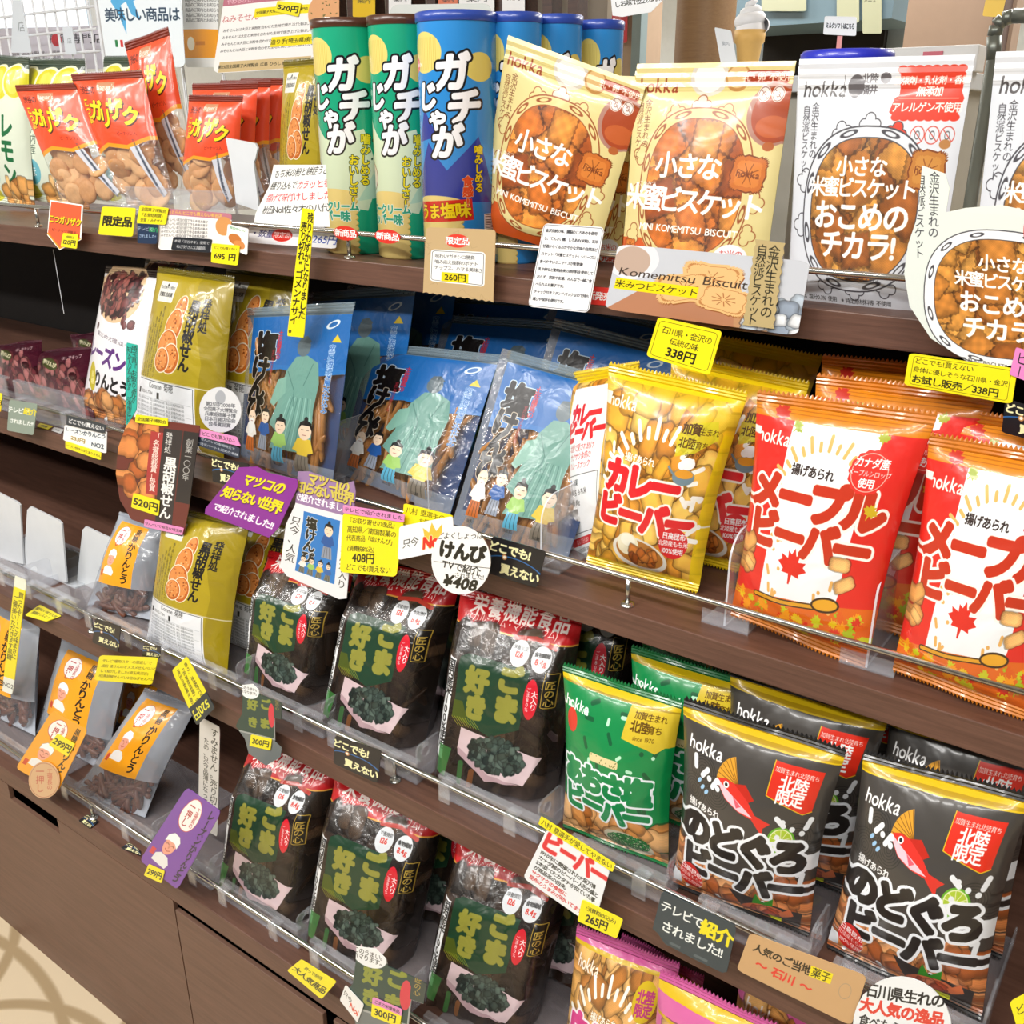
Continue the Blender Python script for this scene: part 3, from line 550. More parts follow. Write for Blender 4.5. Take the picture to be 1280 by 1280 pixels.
# ---------------------------------------------------------------- materials
def lin(c):
    c = rgb(c); return tuple(np.where(c <= .04045, c / 12.92, ((c + .055) / 1.055) ** 2.4).tolist()) + (1.0,)
_m = {}
def _nt(name):
    m = bpy.data.materials.new(name); m.use_nodes = True; n = m.node_tree.nodes; n.clear()
    return m, n, m.node_tree.links, n.new('ShaderNodeOutputMaterial')
def plain(name, col, rough=.5, metal=0.0, noise=.06, scale=30, bump=0.0, coat=0.0, emit=0):
    if name in _m: return _m[name]
    m, n, l, o = _nt(name); p = n.new('ShaderNodeBsdfPrincipled'); l.new(p.outputs[0], o.inputs[0])
    p.inputs['Roughness'].default_value = rough; p.inputs['Metallic'].default_value = metal; p.inputs['Coat Weight'].default_value = coat
    t = n.new('ShaderNodeTexNoise'); t.inputs['Scale'].default_value = scale; t.inputs['Detail'].default_value = 3
    tc = n.new('ShaderNodeTexCoord'); l.new(tc.outputs['Object'], t.inputs['Vector'])
    mx = n.new('ShaderNodeMix'); mx.data_type = 'RGBA'; c = lin(col)
    mx.inputs[6].default_value = tuple(x * (1 - noise) for x in c[:3]) + (1,); mx.inputs[7].default_value = tuple(min(1, x * (1 + noise)) for x in c[:3]) + (1,)
    l.new(t.outputs['Fac'], mx.inputs[0]); l.new(mx.outputs[2], p.inputs['Base Color'])
    if bump:
        b = n.new('ShaderNodeBump'); b.inputs['Strength'].default_value = bump; b.inputs['Distance'].default_value = .002; l.new(t.outputs['Fac'], b.inputs['Height']); l.new(b.outputs[0], p.inputs['Normal'])
    if emit: p.inputs['Emission Color'].default_value = c; p.inputs['Emission Strength'].default_value = emit
    _m[name] = m; return m
def wood(name, c1, c2, rough=.42):
    if name in _m: return _m[name]
    m, n, l, o = _nt(name); p = n.new('ShaderNodeBsdfPrincipled'); l.new(p.outputs[0], o.inputs[0]); p.inputs['Roughness'].default_value = rough
    tc = n.new('ShaderNodeTexCoord'); mp = n.new('ShaderNodeMapping'); mp.inputs['Scale'].default_value = (3, 40, 60); l.new(tc.outputs['Object'], mp.inputs[0])
    t = n.new('ShaderNodeTexNoise'); t.inputs['Scale'].default_value = 3; t.inputs['Detail'].default_value = 8; t.inputs['Roughness'].default_value = .7; t.inputs['Distortion'].default_value = .3; l.new(mp.outputs[0], t.inputs[0])
    r = n.new('ShaderNodeValToRGB'); r.color_ramp.elements[0].position = .32; r.color_ramp.elements[0].color = lin(c1); r.color_ramp.elements[1].position = .7; r.color_ramp.elements[1].color = lin(c2)
    l.new(t.outputs['Fac'], r.inputs[0]); l.new(r.outputs[0], p.inputs['Base Color'])
    b = n.new('ShaderNodeBump'); b.inputs['Strength'].default_value = .12; b.inputs['Distance'].default_value = .001; l.new(t.outputs['Fac'], b.inputs['Height']); l.new(b.outputs[0], p.inputs['Normal'])
    _m[name] = m; return m
def _film(n, l, gloss, tint=(1, 1, 1, 1), bump=.6, scale=18, haze=0):
    tr = n.new('ShaderNodeBsdfTransparent'); tr.inputs[0].default_value = tint
    gl = n.new('ShaderNodeBsdfAnisotropic' if False else 'ShaderNodeBsdfGlossy'); gl.inputs['Roughness'].default_value = .12; gl.inputs[0].default_value = (1, 1, 1, 1)
    lw = n.new('ShaderNodeLayerWeight'); lw.inputs[0].default_value = .5; fr = n.new('ShaderNodeMath'); fr.operation = 'POWER'; fr.inputs[1].default_value = 4.0; l.new(lw.outputs['Facing'], fr.inputs[0])
    if bump:
        tc = n.new('ShaderNodeTexCoord'); t = n.new('ShaderNodeTexNoise'); t.inputs['Scale'].default_value = scale; t.inputs['Detail'].default_value = 3; t.inputs['Distortion'].default_value = 1.2; l.new(tc.outputs['Object'], t.inputs[0])
        b = n.new('ShaderNodeBump'); b.inputs['Strength'].default_value = bump; b.inputs['Distance'].default_value = .01; l.new(t.outputs['Fac'], b.inputs['Height']); l.new(b.outputs[0], gl.inputs['Normal'])
    ma = n.new('ShaderNodeMath'); ma.operation = 'MULTIPLY_ADD'; ma.inputs[1].default_value = .6; ma.inputs[2].default_value = gloss; l.new(fr.outputs[0], ma.inputs[0])
    mx = n.new('ShaderNodeMixShader'); l.new(ma.outputs[0], mx.inputs[0]); l.new(tr.outputs[0], mx.inputs[1]); l.new(gl.outputs[0], mx.inputs[2])
    if not haze: return mx
    df = n.new('ShaderNodeBsdfDiffuse'); df.inputs[0].default_value = (.85, .88, .95, 1); m2 = n.new('ShaderNodeMixShader'); m2.inputs[0].default_value = haze; l.new(mx.outputs[0], m2.inputs[1]); l.new(df.outputs[0], m2.inputs[2]); return m2
def clear(name='clear_acrylic', tint=(.97, .975, .985, 1), gloss=.03, bump=0, haze=.07):
    if name in _m: return _m[name]
    m, n, l, o = _nt(name); l.new(_film(n, l, gloss, tint, bump, 18, haze).outputs[0], o.inputs[0]); _m[name] = m; return m
def printed(name, art, rough=.32, bump=.45, scale=16, clearfilm=False, coat=.5):
    if name in _m: return _m[name]
    m, n, l, o = _nt(name); p = n.new('ShaderNodeBsdfPrincipled'); p.inputs['Roughness'].default_value = rough; p.inputs['Coat Weight'].default_value = coat; p.inputs['Coat Roughness'].default_value = .12
    im = n.new('ShaderNodeTexImage'); im.image = art.image(name); im.extension = 'EXTEND'; l.new(im.outputs[0], p.inputs['Base Color'])
    if bump:
        tc = n.new('ShaderNodeTexCoord'); t = n.new('ShaderNodeTexNoise'); t.inputs['Scale'].default_value = scale; t.inputs['Detail'].default_value = 2.5; t.inputs['Distortion'].default_value = 1.0; l.new(tc.outputs['Object'], t.inputs[0])
        b = n.new('ShaderNodeBump'); b.inputs['Strength'].default_value = bump; b.inputs['Distance'].default_value = .008; l.new(t.outputs['Fac'], b.inputs['Height']); l.new(b.outputs[0], p.inputs['Normal']); l.new(b.outputs[0], p.inputs['Coat Normal'])
    if clearfilm:
        f = _film(n, l, .05, (1, 1, 1, 1), .7, 22); mx = n.new('ShaderNodeMixShader'); l.new(im.outputs[1], mx.inputs[0]); l.new(f.outputs[0], mx.inputs[1]); l.new(p.outputs[0], mx.inputs[2]); l.new(mx.outputs[0], o.inputs[0])
    else: l.new(p.outputs[0], o.inputs[0])
    _m[name] = m; return m

# ---------------------------------------------------------------- object helpers
def link(name, verts, faces, mat, parent=None, uv=None, smooth=False, loc=None):
    me = bpy.data.meshes.new(name); me.from_pydata([tuple(map(float, v)) for v in verts], [], faces); me.validate()
    if uv is not None:
        L = me.uv_layers.new(name='UVMap'); ids = np.empty(len(me.loops), np.int32); me.loops.foreach_get('vertex_index', ids)
        L.data.foreach_set('uv', np.asarray(uv, np.float32)[ids].ravel())
    if smooth: me.polygons.foreach_set('use_smooth', [True] * len(me.polygons))
    me.materials.append(mat); o = bpy.data.objects.new(name, me); COL.objects.link(o)
    if parent: o.parent = parent
    if loc is not None: o.location = loc
    return o
def thing(name, label, cat, loc, group=None):
    o = bpy.data.objects.new(name, None); o.empty_display_size = .03; COL.objects.link(o); o.location = tuple(map(float, loc)); o['label'] = label; o['category'] = cat
    if group: o['group'] = group
    return o
def tag(o, label, cat, group=None):
    o['label'] = label; o['category'] = cat
    if group: o['group'] = group
    return o
def dup(root, off, label, group=None):
    r = root.copy(); COL.objects.link(r); r.location = Vector(root.location) + Vector(off); r['label'] = label
    if group: r['group'] = group
    for ch in list(root.children):
        c = ch.copy(); COL.objects.link(c); c.parent = r
        for g in ch.children:
            d = g.copy(); COL.objects.link(d); d.parent = c
    return r
def boxvf(x0, y0, z0, x1, y1, z1, bev=0.0):
    if not bev:
        v = [(x, y, z) for x in (x0, x1) for y in (y0, y1) for z in (z0, z1)]
        return v, [(0, 1, 3, 2), (4, 6, 7, 5), (0, 4, 5, 1), (2, 3, 7, 6), (0, 2, 6, 4), (1, 5, 7, 3)]
    import bmesh
    bm = bmesh.new(); v, f = boxvf(x0, y0, z0, x1, y1, z1); vs = [bm.verts.new(p) for p in v]; [bm.faces.new([vs[i] for i in q]) for q in f]
    bmesh.ops.recalc_face_normals(bm, faces=bm.faces); bmesh.ops.bevel(bm, geom=bm.edges[:], offset=bev, segments=2, affect='EDGES', profile=.5)
    bm.verts.index_update(); r = ([tuple(p.co) for p in bm.verts], [tuple(q.index for q in fc.verts) for fc in bm.faces]); bm.free(); return r
def join(*vf):
    V, Fc = [], []
    for v, f in vf:
        k = len(V); V += list(v); Fc += [tuple(i + k for i in q) for q in f]
    return V, Fc
def box(name, a, b, mat, parent=None, bev=0.0):
    v, f = boxvf(*a, *b, bev); return link(name, v, f, mat, parent)
def rod(p, q, r, n=10, cap=True):
    p, q = Vector(p), Vector(q); d = (q - p).normalized(); a = d.orthogonal().normalized(); b = d.cross(a); V = []
    for c in (p, q):
        for i in range(n): t = 6.28318 * i / n; V.append(tuple(c + a * r * math.cos(t) + b * r * math.sin(t)))
    Fc = [(i, (i + 1) % n, n + (i + 1) % n, n + i) for i in range(n)]
    if cap: Fc += [tuple(range(n - 1, -1, -1)), tuple(range(n, 2 * n))]
    return V, Fc
def lathe(prof, n=40, cx=0, cy=0):
    V, Fc = [], []
    for r, z in prof:
        for i in range(n): t = 6.28318 * i / n; V.append((cx + r * math.cos(t), cy + r * math.sin(t), z))
    for k in range(len(prof) - 1):
        for i in range(n): Fc.append((k * n + i, k * n + (i + 1) % n, (k + 1) * n + (i + 1) % n, (k + 1) * n + i))
    return V, Fc
def blob(a, b, c, n=8, m=5):
    V = [(0, 0, c)]
    for j in range(1, m):
        ph = math.pi * j / m
        for i in range(n): t = 6.28318 * i / n; V.append((a * math.sin(ph) * math.cos(t), b * math.sin(ph) * math.sin(t), c * math.cos(ph)))
    V.append((0, 0, -c)); Fc = [(0, 1 + i, 1 + (i + 1) % n) for i in range(n)]
    for j in range(m - 2):
        for i in range(n): Fc.append((1 + j * n + i, 1 + (j + 1) * n + i, 1 + (j + 1) * n + (i + 1) % n, 1 + j * n + (i + 1) % n))
    k = 1 + (m - 2) * n; Fc += [(k + i, len(V) - 1, k + (i + 1) % n) for i in range(n)]
    return V, Fc
def place(vf, M):
    return [tuple(M @ Vector(v)) for v in vf[0]], vf[1]

SH = dict(A=(1.297, .92), B=(.990, .80), C=(.716, .70), D=(.430, .62))     # top height and front depth of each shelf
def quad3(TL, TR, BR, BL, shelf, lean, yaw, y0=None):
    z, yf = SH[shelf]; mb = ((BL[0] + BR[0]) / 2, (BL[1] + BR[1]) / 2)
    P0 = onz(*mb, z + .0042) if y0 is None else at(*mb, y0)
    a, b = math.radians(lean), math.radians(yaw); n0 = (0, -math.cos(a), math.sin(a))
    n = np.array([n0[0] * math.cos(b) - n0[1] * math.sin(b), n0[0] * math.sin(b) + n0[1] * math.cos(b), n0[2]]); Q = []
    for p in (TL, TR, BR, BL):
        v = _ray(*p); Q.append(EYE + v * ((P0 - EYE) @ n) / (v @ n))
    return Q
def nrm(Q):
    n = np.cross(Q[1] - Q[3], Q[0] - Q[2]); n /= np.linalg.norm(n)
    return n if n @ (EYE - Q[0]) > 0 else -n
def waves(seed, k=7, f=3.0):
    r = np.random.RandomState(seed); A = [(r.uniform(-f, f), r.uniform(-f, f), r.uniform(0, 6.28), r.uniform(.4, 1)) for _ in range(k)]
    return lambda u, v: sum(w * np.sin(6.28 * (a * u + b * v) + p) for a, b, p, w in A) / k
def pack(name, label, cat, Q, T, mat, back, seed=0, kind='pillow', seal=None, group=None, contents=None, eu=.55, wr=1.0, seals=(.045, .045), fwd=0.0):
    """a soft pack whose middle plane is the quad Q; kind: pillow, pouch, gusset"""
    Q = [np.array(q, float) for q in Q]; n = nrm(Q); base = (Q[2] + Q[3]) / 2; Q = [q - base for q in Q]
    root = thing(name, label, cat, base, group); W = np.linalg.norm(Q[2] - Q[3]); Hh = np.linalg.norm(Q[0] - Q[3])
    TL, TR, BR, BL = Q; w1, w2 = waves(seed, 8, 2.2), waves(seed + 50, 9, 5.5)
    inset = dict(pillow=.035, pouch=.004, gusset=.0)[kind]
    US = dict(pillow=1.12, pouch=1.03, gusset=1.06)[kind]
    def P(u, v, side):       # v: 0 bottom .. 1 top
        s0, s1 = seals; vb = np.clip((v - s0) / (1 - s0 - s1), 0, 1)
        if kind == 'pouch': pv = (1 - vb) ** .55 * np.minimum(1, .35 + vb * 6); pu = np.clip(np.minimum(u, 1 - u) / .5, 0, 1) ** .6
        elif kind == 'gusset': pv = np.minimum(1, (1 - vb) * 3.2) ** .7; pu = np.minimum(1, np.minimum(u, 1 - u) * 9) ** .5
        else: pv = np.sin(np.pi * vb) ** .5; pu = np.sin(np.pi * np.clip(u, 0, 1)) ** eu
        uu = .5 + (u - .5) * (1 - 2 * inset * np.sin(np.pi * vb))
        edge = np.exp(-vb / .10) + np.exp(-(1 - vb) / .10)
        d = T / 2 * pv * pu + wr * (.0022 * w1(u, v) + .0010 * w2(u, v)) * np.minimum(1, pv * pu * 1.6) + wr * .0016 * edge * np.sin(u * 40 + seed) * pv * np.minimum(1, pu)
        c = (uu[..., None] * TR + (1 - uu[..., None]) * TL) * v[..., None] + (uu[..., None] * BR + (1 - uu[..., None]) * BL) * (1 - v[..., None])
        return c + n * ((d + .0004) * side + fwd)[..., None]
    def sheet(nm, u0, u1, v0, v1, nu, nv, side, m, flip=False):
        uu, vv = np.meshgrid(np.linspace(u0, u1, nu), np.linspace(v0, v1, nv)); p = P(uu, vv, side)
        f = [(j * nu + i, j * nu + i + 1, (j + 1) * nu + i + 1, (j + 1) * nu + i) for j in range(nv - 1) for i in range(nu - 1)]
        if flip: f = [q[::-1] for q in f]
        return link(nm, p.reshape(-1, 3), f, m, root, np.stack([.5 + (uu - .5) * US, vv], -1).reshape(-1, 2), True)
    s0, s1 = seals
    sheet('front_panel', 0, 1, s0, 1 - s1, 34, 40, 1, mat); sheet('back_panel', 0, 1, s0, 1 - s1, 20, 24, -1, back, True)
    def sealm(nm, v0, v1, m, zig):
        nu = 73; rows = 7; V, UV, Fc = [], [], []
        for sd in (1, -1):
            for j in range(rows):
                for i in range(nu):
                    u = i / (nu - 1); v = v0 + (v1 - v0) * j / (rows - 1)
                    if zig and j == rows - 1: v += (.0018 / Hh) * (1 if i % 2 else -1) * (1 if v1 > v0 else -1)
                    c = (u * TR + (1 - u) * TL) * v + (u * BR + (1 - u) * BL) * (1 - v)
                    rib = .0005 * (1 if j % 2 else -1) + .0016 * wr * math.sin(u * 9 + seed) * (j / rows)
                    V.append(c + n * (.0006 * sd + rib + fwd)); UV.append((.5 + (u - .5) * US, v))
        for sd in (0, 1):
            k = sd * rows * nu
            for j in range(rows - 1):
                for i in range(nu - 1): Fc.append((k + j * nu + i, k + j * nu + i + 1, k + (j + 1) * nu + i + 1, k + (j + 1) * nu + i))
        return link(nm, V, Fc, m, root, UV, False)
    if s1: sealm('top_seal', 1 - s1, 1, seal or mat, kind == 'pillow')
    if s0: sealm('bottom_seal', s0, 0, seal or mat, kind == 'pillow')
    if contents: contents(root, P, n, W, Hh)
    return root

# contents of see-through packs: real pieces between the two films
def c_rounds(cnt, rad, vmax, seed, names='cracker', thick=.005):
    def go(root, P, n, W, Hh):
        r = random.Random(seed); V, Fc = lathe([(0.0001, -thick), (rad * .7, -thick), (rad * .97, -thick * .3), (rad, 0), (rad * .95, thick * .5), (rad * .6, thick * .8), (0.0001, thick * .6)], 16)
        ms = [plain('cracker_a', 'dcaa74', .6, noise=.25, scale=90, bump=.4), plain('cracker_b', 'cc9258', .6, noise=.25, scale=90, bump=.4)]
        shared = {}
        for i in range(cnt):
            u = np.array([r.uniform(.18, .82)]); v = np.array([.09 + (i + .5) / cnt * (vmax - .09)]); c = P(u, v, r.uniform(-.2, .45))[0]
            k = i % 2
            if k not in shared:
                o = link(names, V, Fc, ms[k], root, smooth=True); shared[k] = o.data
            else:
                o = bpy.data.objects.new(names, shared[k]); COL.objects.link(o); o.parent = root
            q = Vector(n).to_track_quat('Z', 'Y'); o.rotation_mode = 'QUATERNION'
            from mathutils import Quaternion
            o.rotation_quaternion = Quaternion((r.uniform(-1, 1), r.uniform(-1, 1), .2), r.uniform(.1, .8)) @ q; o.location = tuple(c)
    return go
def c_sticks(cnt, ln, rad, vr, col, seed, nm='sweet_sticks', ang=1.0, flat=1.0):
    def go(root, P, n, W, Hh):
        r = random.Random(seed); L = []
        up = (P(np.array([.5]), np.array([.9]), 0) - P(np.array([.5]), np.array([.1]), 0))[0]; up /= np.linalg.norm(up); rt = np.cross(up, n)
        for i in range(cnt):
            c = P(np.array([r.uniform(.14, .86)]), np.array([r.uniform(*vr)]), r.uniform(-.5, .3))[0]; a = r.gauss(0, ang)
            d = Vector(up * math.cos(a) + rt * math.sin(a) + n * r.uniform(-.05, .05)).normalized(); M = Matrix.Translation(Vector(c)) @ d.to_track_quat('Z', 'Y').to_matrix().to_4x4()
            l = ln * r.uniform(.6, 1.1); v, f = lathe([(rad * .35, -l / 2), (rad, -l * .42), (rad * r.uniform(.85, 1.15), 0), (rad * .95, l * .4), (rad * .3, l / 2)], 6)
            v = [(x + .25 * rad * math.sin(z / l * 5 + i), y * flat, z) for x, y, z in v]; L.append(place((v, f), M))
        V, Fc = join(*L); o = link(nm, V, Fc, plain('stick_' + col, col, .45, noise=.4, scale=70, bump=.5, coat=.3), root, smooth=True); o['kind'] = 'stuff'
    return go

def card(name, label, cat, q, y, art, shape=None, t=.0009, group=None, parent=None, tint=None, rough=.3, lean=0.0, flatz=None, clearfilm=False, curl=0.0):
    """a printed card standing in the vertical plane y (or lying at height flatz)"""
    if flatz is not None: Q = [onz(*p, flatz) for p in q]
    else:
        ys = (y, y, y + 0, y + 0); Q = [at(*p, yy + (lean if i < 2 else 0)) for i, (p, yy) in enumerate(zip(q, ys))]
    n = nrm(Q); base = (Q[2] + Q[3]) / 2
    pts = shape or rrpts(0, 0, 1, 1, .07); K = len(pts); V, UV = [], []
    off = Vector(parent.location) if parent else None
    for sd in (1, -1):
        for (u, v) in pts:
            p = (Q[0] * (1 - u) + Q[1] * u) * (1 - v) + (Q[3] * (1 - u) + Q[2] * u) * v
            p = p + n * (t / 2 * sd + curl * math.sin(math.pi * min(1, max(0, u)))); V.append(p - base); UV.append((u, 1 - v))
    if parent: V = [v + base - np.array(off) for v in V]
    pn = np.cross(V[1] - V[0], V[2] - V[0]); 
    Fc = [tuple(range(K)), tuple(range(2 * K - 1, K - 1, -1))] + [(i, K + i, K + (i + 1) % K, (i + 1) % K) for i in range(K)]
    m = printed('print_' + name + '_' + str(len(_m)), art, rough, 0, clearfilm=clearfilm, coat=.2)
    o = link(name, V, Fc, m, parent, UV, False, None if parent else base)
    if not parent: tag(o, label, cat, group)
    return o
def CA(w, h, bg, *items, border=None):
    A = Art(w, h, bg)
    if border: A.line(rrpts(w * .05, h * .07, w * .95, h * .93, h * .08), 1.6, border, close=True)
    for it in items: A.text(it[0], it[1] * w, it[2] * h, it[3], it[4] if len(it) > 4 else '1c1c14', **(it[5] if len(it) > 5 else {}))
    return A

# ---------------------------------------------------------------- the shop and the display unit
WD = wood('walnut_laminate', '54392e', '704f41'); WD2 = wood('walnut_panel', '644a3c', '78594a', .5); DK = plain('dark_back', '17110f', .8)
CHR = plain('rail_steel', 'c8c8c4', .22, 1.0, .05); ACR = clear(); WHT = plain('white_plastic', 'd8dce0', .35, coat=.3)
BLK = plain('black_film', '100e10', .28, coat=.5, noise=.3); PAP = plain('white_paper', 'eceef0', .7)
# floor with curved pattern
m, n_, l_, o_ = _nt('patterned_floor'); p_ = n_.new('ShaderNodeBsdfPrincipled'); l_.new(p_.outputs[0], o_.inputs[0]); p_.inputs['Roughness'].default_value = .35
tc_ = n_.new('ShaderNodeTexCoord'); prev = None
for (cx_, cy_) in ((-1.82, .38), (-1.32, .30), (-1.58, .02)):
    mp_ = n_.new('ShaderNodeMapping'); mp_.inputs['Location'].default_value = (-cx_, -cy_, 0); l_.new(tc_.outputs['Object'], mp_.inputs[0])
    wv = n_.new('ShaderNodeTexWave'); wv.wave_type = 'RINGS'; wv.rings_direction = 'Z'; wv.inputs['Scale'].default_value = 1.1; wv.inputs['Distortion'].default_value = .3; wv.inputs['Detail'].default_value = 0; l_.new(mp_.outputs[0], wv.inputs[0])
    rp = n_.new('ShaderNodeValToRGB'); rp.color_ramp.elements[0].position = .006; rp.color_ramp.elements[0].color = lin('a89270'); rp.color_ramp.elements[1].position = .022; rp.color_ramp.elements[1].color = lin('d8c6a8'); l_.new(wv.outputs['Fac'], rp.inputs[0])
    if prev is None: prev = rp.outputs[0]
    else:
        mx_ = n_.new('ShaderNodeMix'); mx_.data_type = 'RGBA'; mx_.blend_type = 'DARKEN'; mx_.inputs[0].default_value = 1; l_.new(prev, mx_.inputs[6]); l_.new(rp.outputs[0], mx_.inputs[7]); prev = mx_.outputs[2]
l_.new(prev, p_.inputs['Base Color'])
def struct(o): o['kind'] = 'structure'; return o
struct(box('floor', (-6, -3.5, -.05), (4, 6.2, 0), m))
WALL = plain('shop_wall', 'a89c8c', .8); GREYW = plain('grey_wall', '8c9494', .7); DARKR = plain('dark_opening', '1c1814', .9)
struct(box('wall_back', (-6, 6.0, 0), (4, 6.1, 2.9), plain('back_wall_cream', 'cfd0cc', .8)))
struct(box('ceiling', (-6, -3.5, 2.9), (4, 6.1, 2.95), plain('ceiling_white', 'dcdcd8', .8)))
struct(box('wall_right', (3.9, -3.5, 0), (4, 6.0, 2.9), WALL))

unit = thing('base_cabinet', 'dark walnut base cabinet with drawer fronts under the lowest shelf', 'cabinet', (0, 1.25, 0))
XL, XR = -3.6, 0.75
def upart(nm, a, b, mat, bev=0.0, par=None):
    par = par or unit; v, f = boxvf(*a, *b, bev); L0 = par.location; return link(nm, [(x - L0[0], y - L0[1], z - L0[2]) for x, y, z in v], f, mat, par)
bp_ = box('back_panel', (XL, 1.302, .0), (XR, 1.325, 1.265), DK); tag(bp_, 'tall black back panel closing the shelving behind the shelves', 'panel')
upart('base_carcass', (XL, .76, .0), (XR, 1.29, .394), DK)
xs = [at(x, y_, .622)[0] for x, y_ in ((12, 992), (72, 1028), (218, 1135), (403, 1266))]
zt = .394
def panel(x0, x1, z0, z1, slot=None):
    if slot: v, f = join(boxvf(x0, .622, z0, x1, .629, z1 - .03), boxvf(x0, .622, z1 - .03, slot[0], .629, z1), boxvf(slot[1], .622, z1 - .03, x1, .629, z1))
    else: v, f = boxvf(x0, .622, z0, x1, .629, z1, .001)
    link('drawer_front', [(x, y - 1.25, z) for x, y, z in v], f, WD2, unit)
panel(XL, xs[2] - .001, .0, zt - .002, (xs[0], xs[1])); panel(xs[2] + .001, xs[3], .0, zt - .018); panel(xs[3] + .02, XR, 0, zt - .014)
RAIL = {}
for k, (rx, ry, ry2) in dict(A=(1010, 338, .935), B=(800, 726, .815), C=(700, 1049.6, .716), D=(300, 1127, .636)).items():
    z, yf = SH[k]; th = .030 if k != 'D' else .034
    st = thing('shelf', dict(A='top walnut shelf board carrying the pouches and crisp cans', B='second walnut shelf board, under the blue and curry bags', C='third walnut shelf board, under the green and dark rice snack bags', D='lowest walnut shelf board resting on the base cabinet')[k], 'shelf', (-1.4, yf, z - th), 'walnut shelves')
    upart('shelf_board', (XL, yf, z - th), (XR, 1.295, z), WD, .0012, st)
    L0 = st.location; P = at(rx, ry, ry2); RAIL[k] = (ry2, P[2]); v, f = rod((XL, ry2, P[2]), (XR, ry2, P[2]), .0032, 10); sub = lambda vv: [(a - L0[0], b - L0[1], c - L0[2]) for a, b, c in vv]; r = link('rail', sub(v), f, CHR, st, smooth=True)
    for px in dict(A=(-1.7, -.95, -.2, .5), B=(-1.9, -1.2, -.45, .35), C=(-2.1, -1.35, -.705, .2), D=(-2, -1.3, -.6, .2))[k]:
        V, Fc = join(lathe([(.0001, z + .0035), (.0065, z + .003), (.0075, z + .0005)], 14, px, ry2), rod((px, ry2, z), (px, ry2, P[2]), .0028, 10)); link('rail_post', sub(V), Fc, CHR, r, smooth=True)

# ---------------------------------------------------------------- packs
def M(nm, fn, **k): return printed(nm, fn(), **k)
m_curry = M('curry_print', a_curry); m_curryb = M('curry_back_print', a_curryback); m_maple = M('maple_print', a_maple); m_black = M('black_print', a_black)
m_green = M('green_print', a_green); m_shrimp = M('shrimp_print', a_shrimp); m_pink = M('pink_print', a_pink)
m_beige = M('beige_print', a_beige, bump=.2, rough=.3); m_white = M('white_print', a_white, bump=.2, rough=.38)
m_blue = M('blue_print', a_blue, clearfilm=True, bump=.2, scale=34, coat=.3); m_olive = M('olive_print', a_olive, bump=.5, scale=20); m_raisin = M('raisin_print', a_raisin, bump=.3)
m_goma = M('sesame_print', a_goma, clearfilm=True, bump=.4, scale=26); m_kar = M('karinto_print', a_karinto, clearfilm=True, bump=.3); m_orange = M('orange_print', a_orange, clearfilm=True, bump=.3)
m_lemon = M('lemon_print', a_lemon, bump=.25); m_purple = M('purple_print', a_purple, clearfilm=True)
def foil(nm, c): return plain('foil_' + nm, c, .3, 0, .15, 25, .3, .4)
# shelf A, pouches
q = quad3((797, 80), (995, 76), (955, 352), (776, 338), 'A', 6, 2, 1.0)
b2 = pack('biscuit_pouch', 'upright cream yellow pouch of small rice honey biscuits, behind the landscape biscuit card', 'pouch', q, .045, m_beige, foil('cream', 'd8c88c'), 1, 'pouch', group='cream biscuit pouches', seals=(0, .13), wr=.6)
dup(b2, (-.036, .06, -.004), 'cream biscuit pouch standing directly behind the upright cream pouch'); 
q = quad3((635, 44), (808, 107), (745, 325), (597, 283), 'A', 0, 6, 1.0)
b1 = pack('biscuit_pouch', 'cream yellow biscuit pouch tilted to the right, leaning beside the blue potato crisp cans', 'pouch', q, .042, m_beige, foil('cream', 'd8c88c'), 5, 'pouch', group='cream biscuit pouches', seals=(0, .13), wr=.7)
q = quad3((690, 92), (812, 96), (790, 338), (672, 328), 'A', 2, 0, 1.10)
pack('biscuit_pouch', 'cream biscuit pouch upright and half hidden behind the tilted cream pouch', 'pouch', q, .04, m_beige, foil('cream', 'd8c88c'), 8, 'pouch', group='cream biscuit pouches', seals=(0, .13), wr=.6)
q = quad3((1000, 74), (1219, 68), (1168, 393), (985, 374), 'A', 0, 0, .965)
w1_ = pack('biscuit_pouch', 'white rice honey biscuit pouch with round red seal badge, whole front in view', 'pouch', q, .042, m_white, foil('pale', 'dcdfe4'), 2, 'pouch', group='white biscuit pouches', seals=(0, .12), wr=.6)
dup(w1_, (.168, .004, 0), 'white rice honey biscuit pouch cut off by the right picture edge'); dup(w1_, (.160, .065, -.003), 'white biscuit pouch standing behind the one cut off at the right edge'); dup(w1_, (-.026, .065, -.003), 'white biscuit pouch hidden behind the fully visible white pouch')
# orange cracker bags
def orange(i, TL, TR, BR, BL, y0, lb, cnt=12, yaw=8, lean=3):
    q = quad3(TL, TR, BR, BL, 'A', lean, yaw, y0)
    return pack('cracker_bag', lb, 'snack bag', q, .045, m_orange, clear('clear_film', (1, 1, 1, 1), .03, .5), 10 + i, 'pillow', plain('brown_seal', '7c2c1c', .4), 'orange cracker bags', c_rounds(cnt, .021, .56, i), seals=(.0, .05), wr=1.2)
orange(1, (18, 107), (93, 104), (172, 262), (78, 258), 1.02, 'orange topped clear cracker bag leaning left, leftmost of the orange bags', 16)
orange(2, (88, 93), (177, 88), (226, 266), (148, 264), 1.04, 'orange topped clear cracker bag, second orange bag from the left', 16)
orange(3, (156, 54), (210, 34), (250, 240), (196, 250), 1.10, 'orange topped cracker bag raised tallest behind the two front left orange bags', 16)
orange(4, (237, 119), (303, 120), (300, 268), (222, 266), 1.06, 'orange cracker bag in front of the stacked row beside the white plastic paddle', 14)
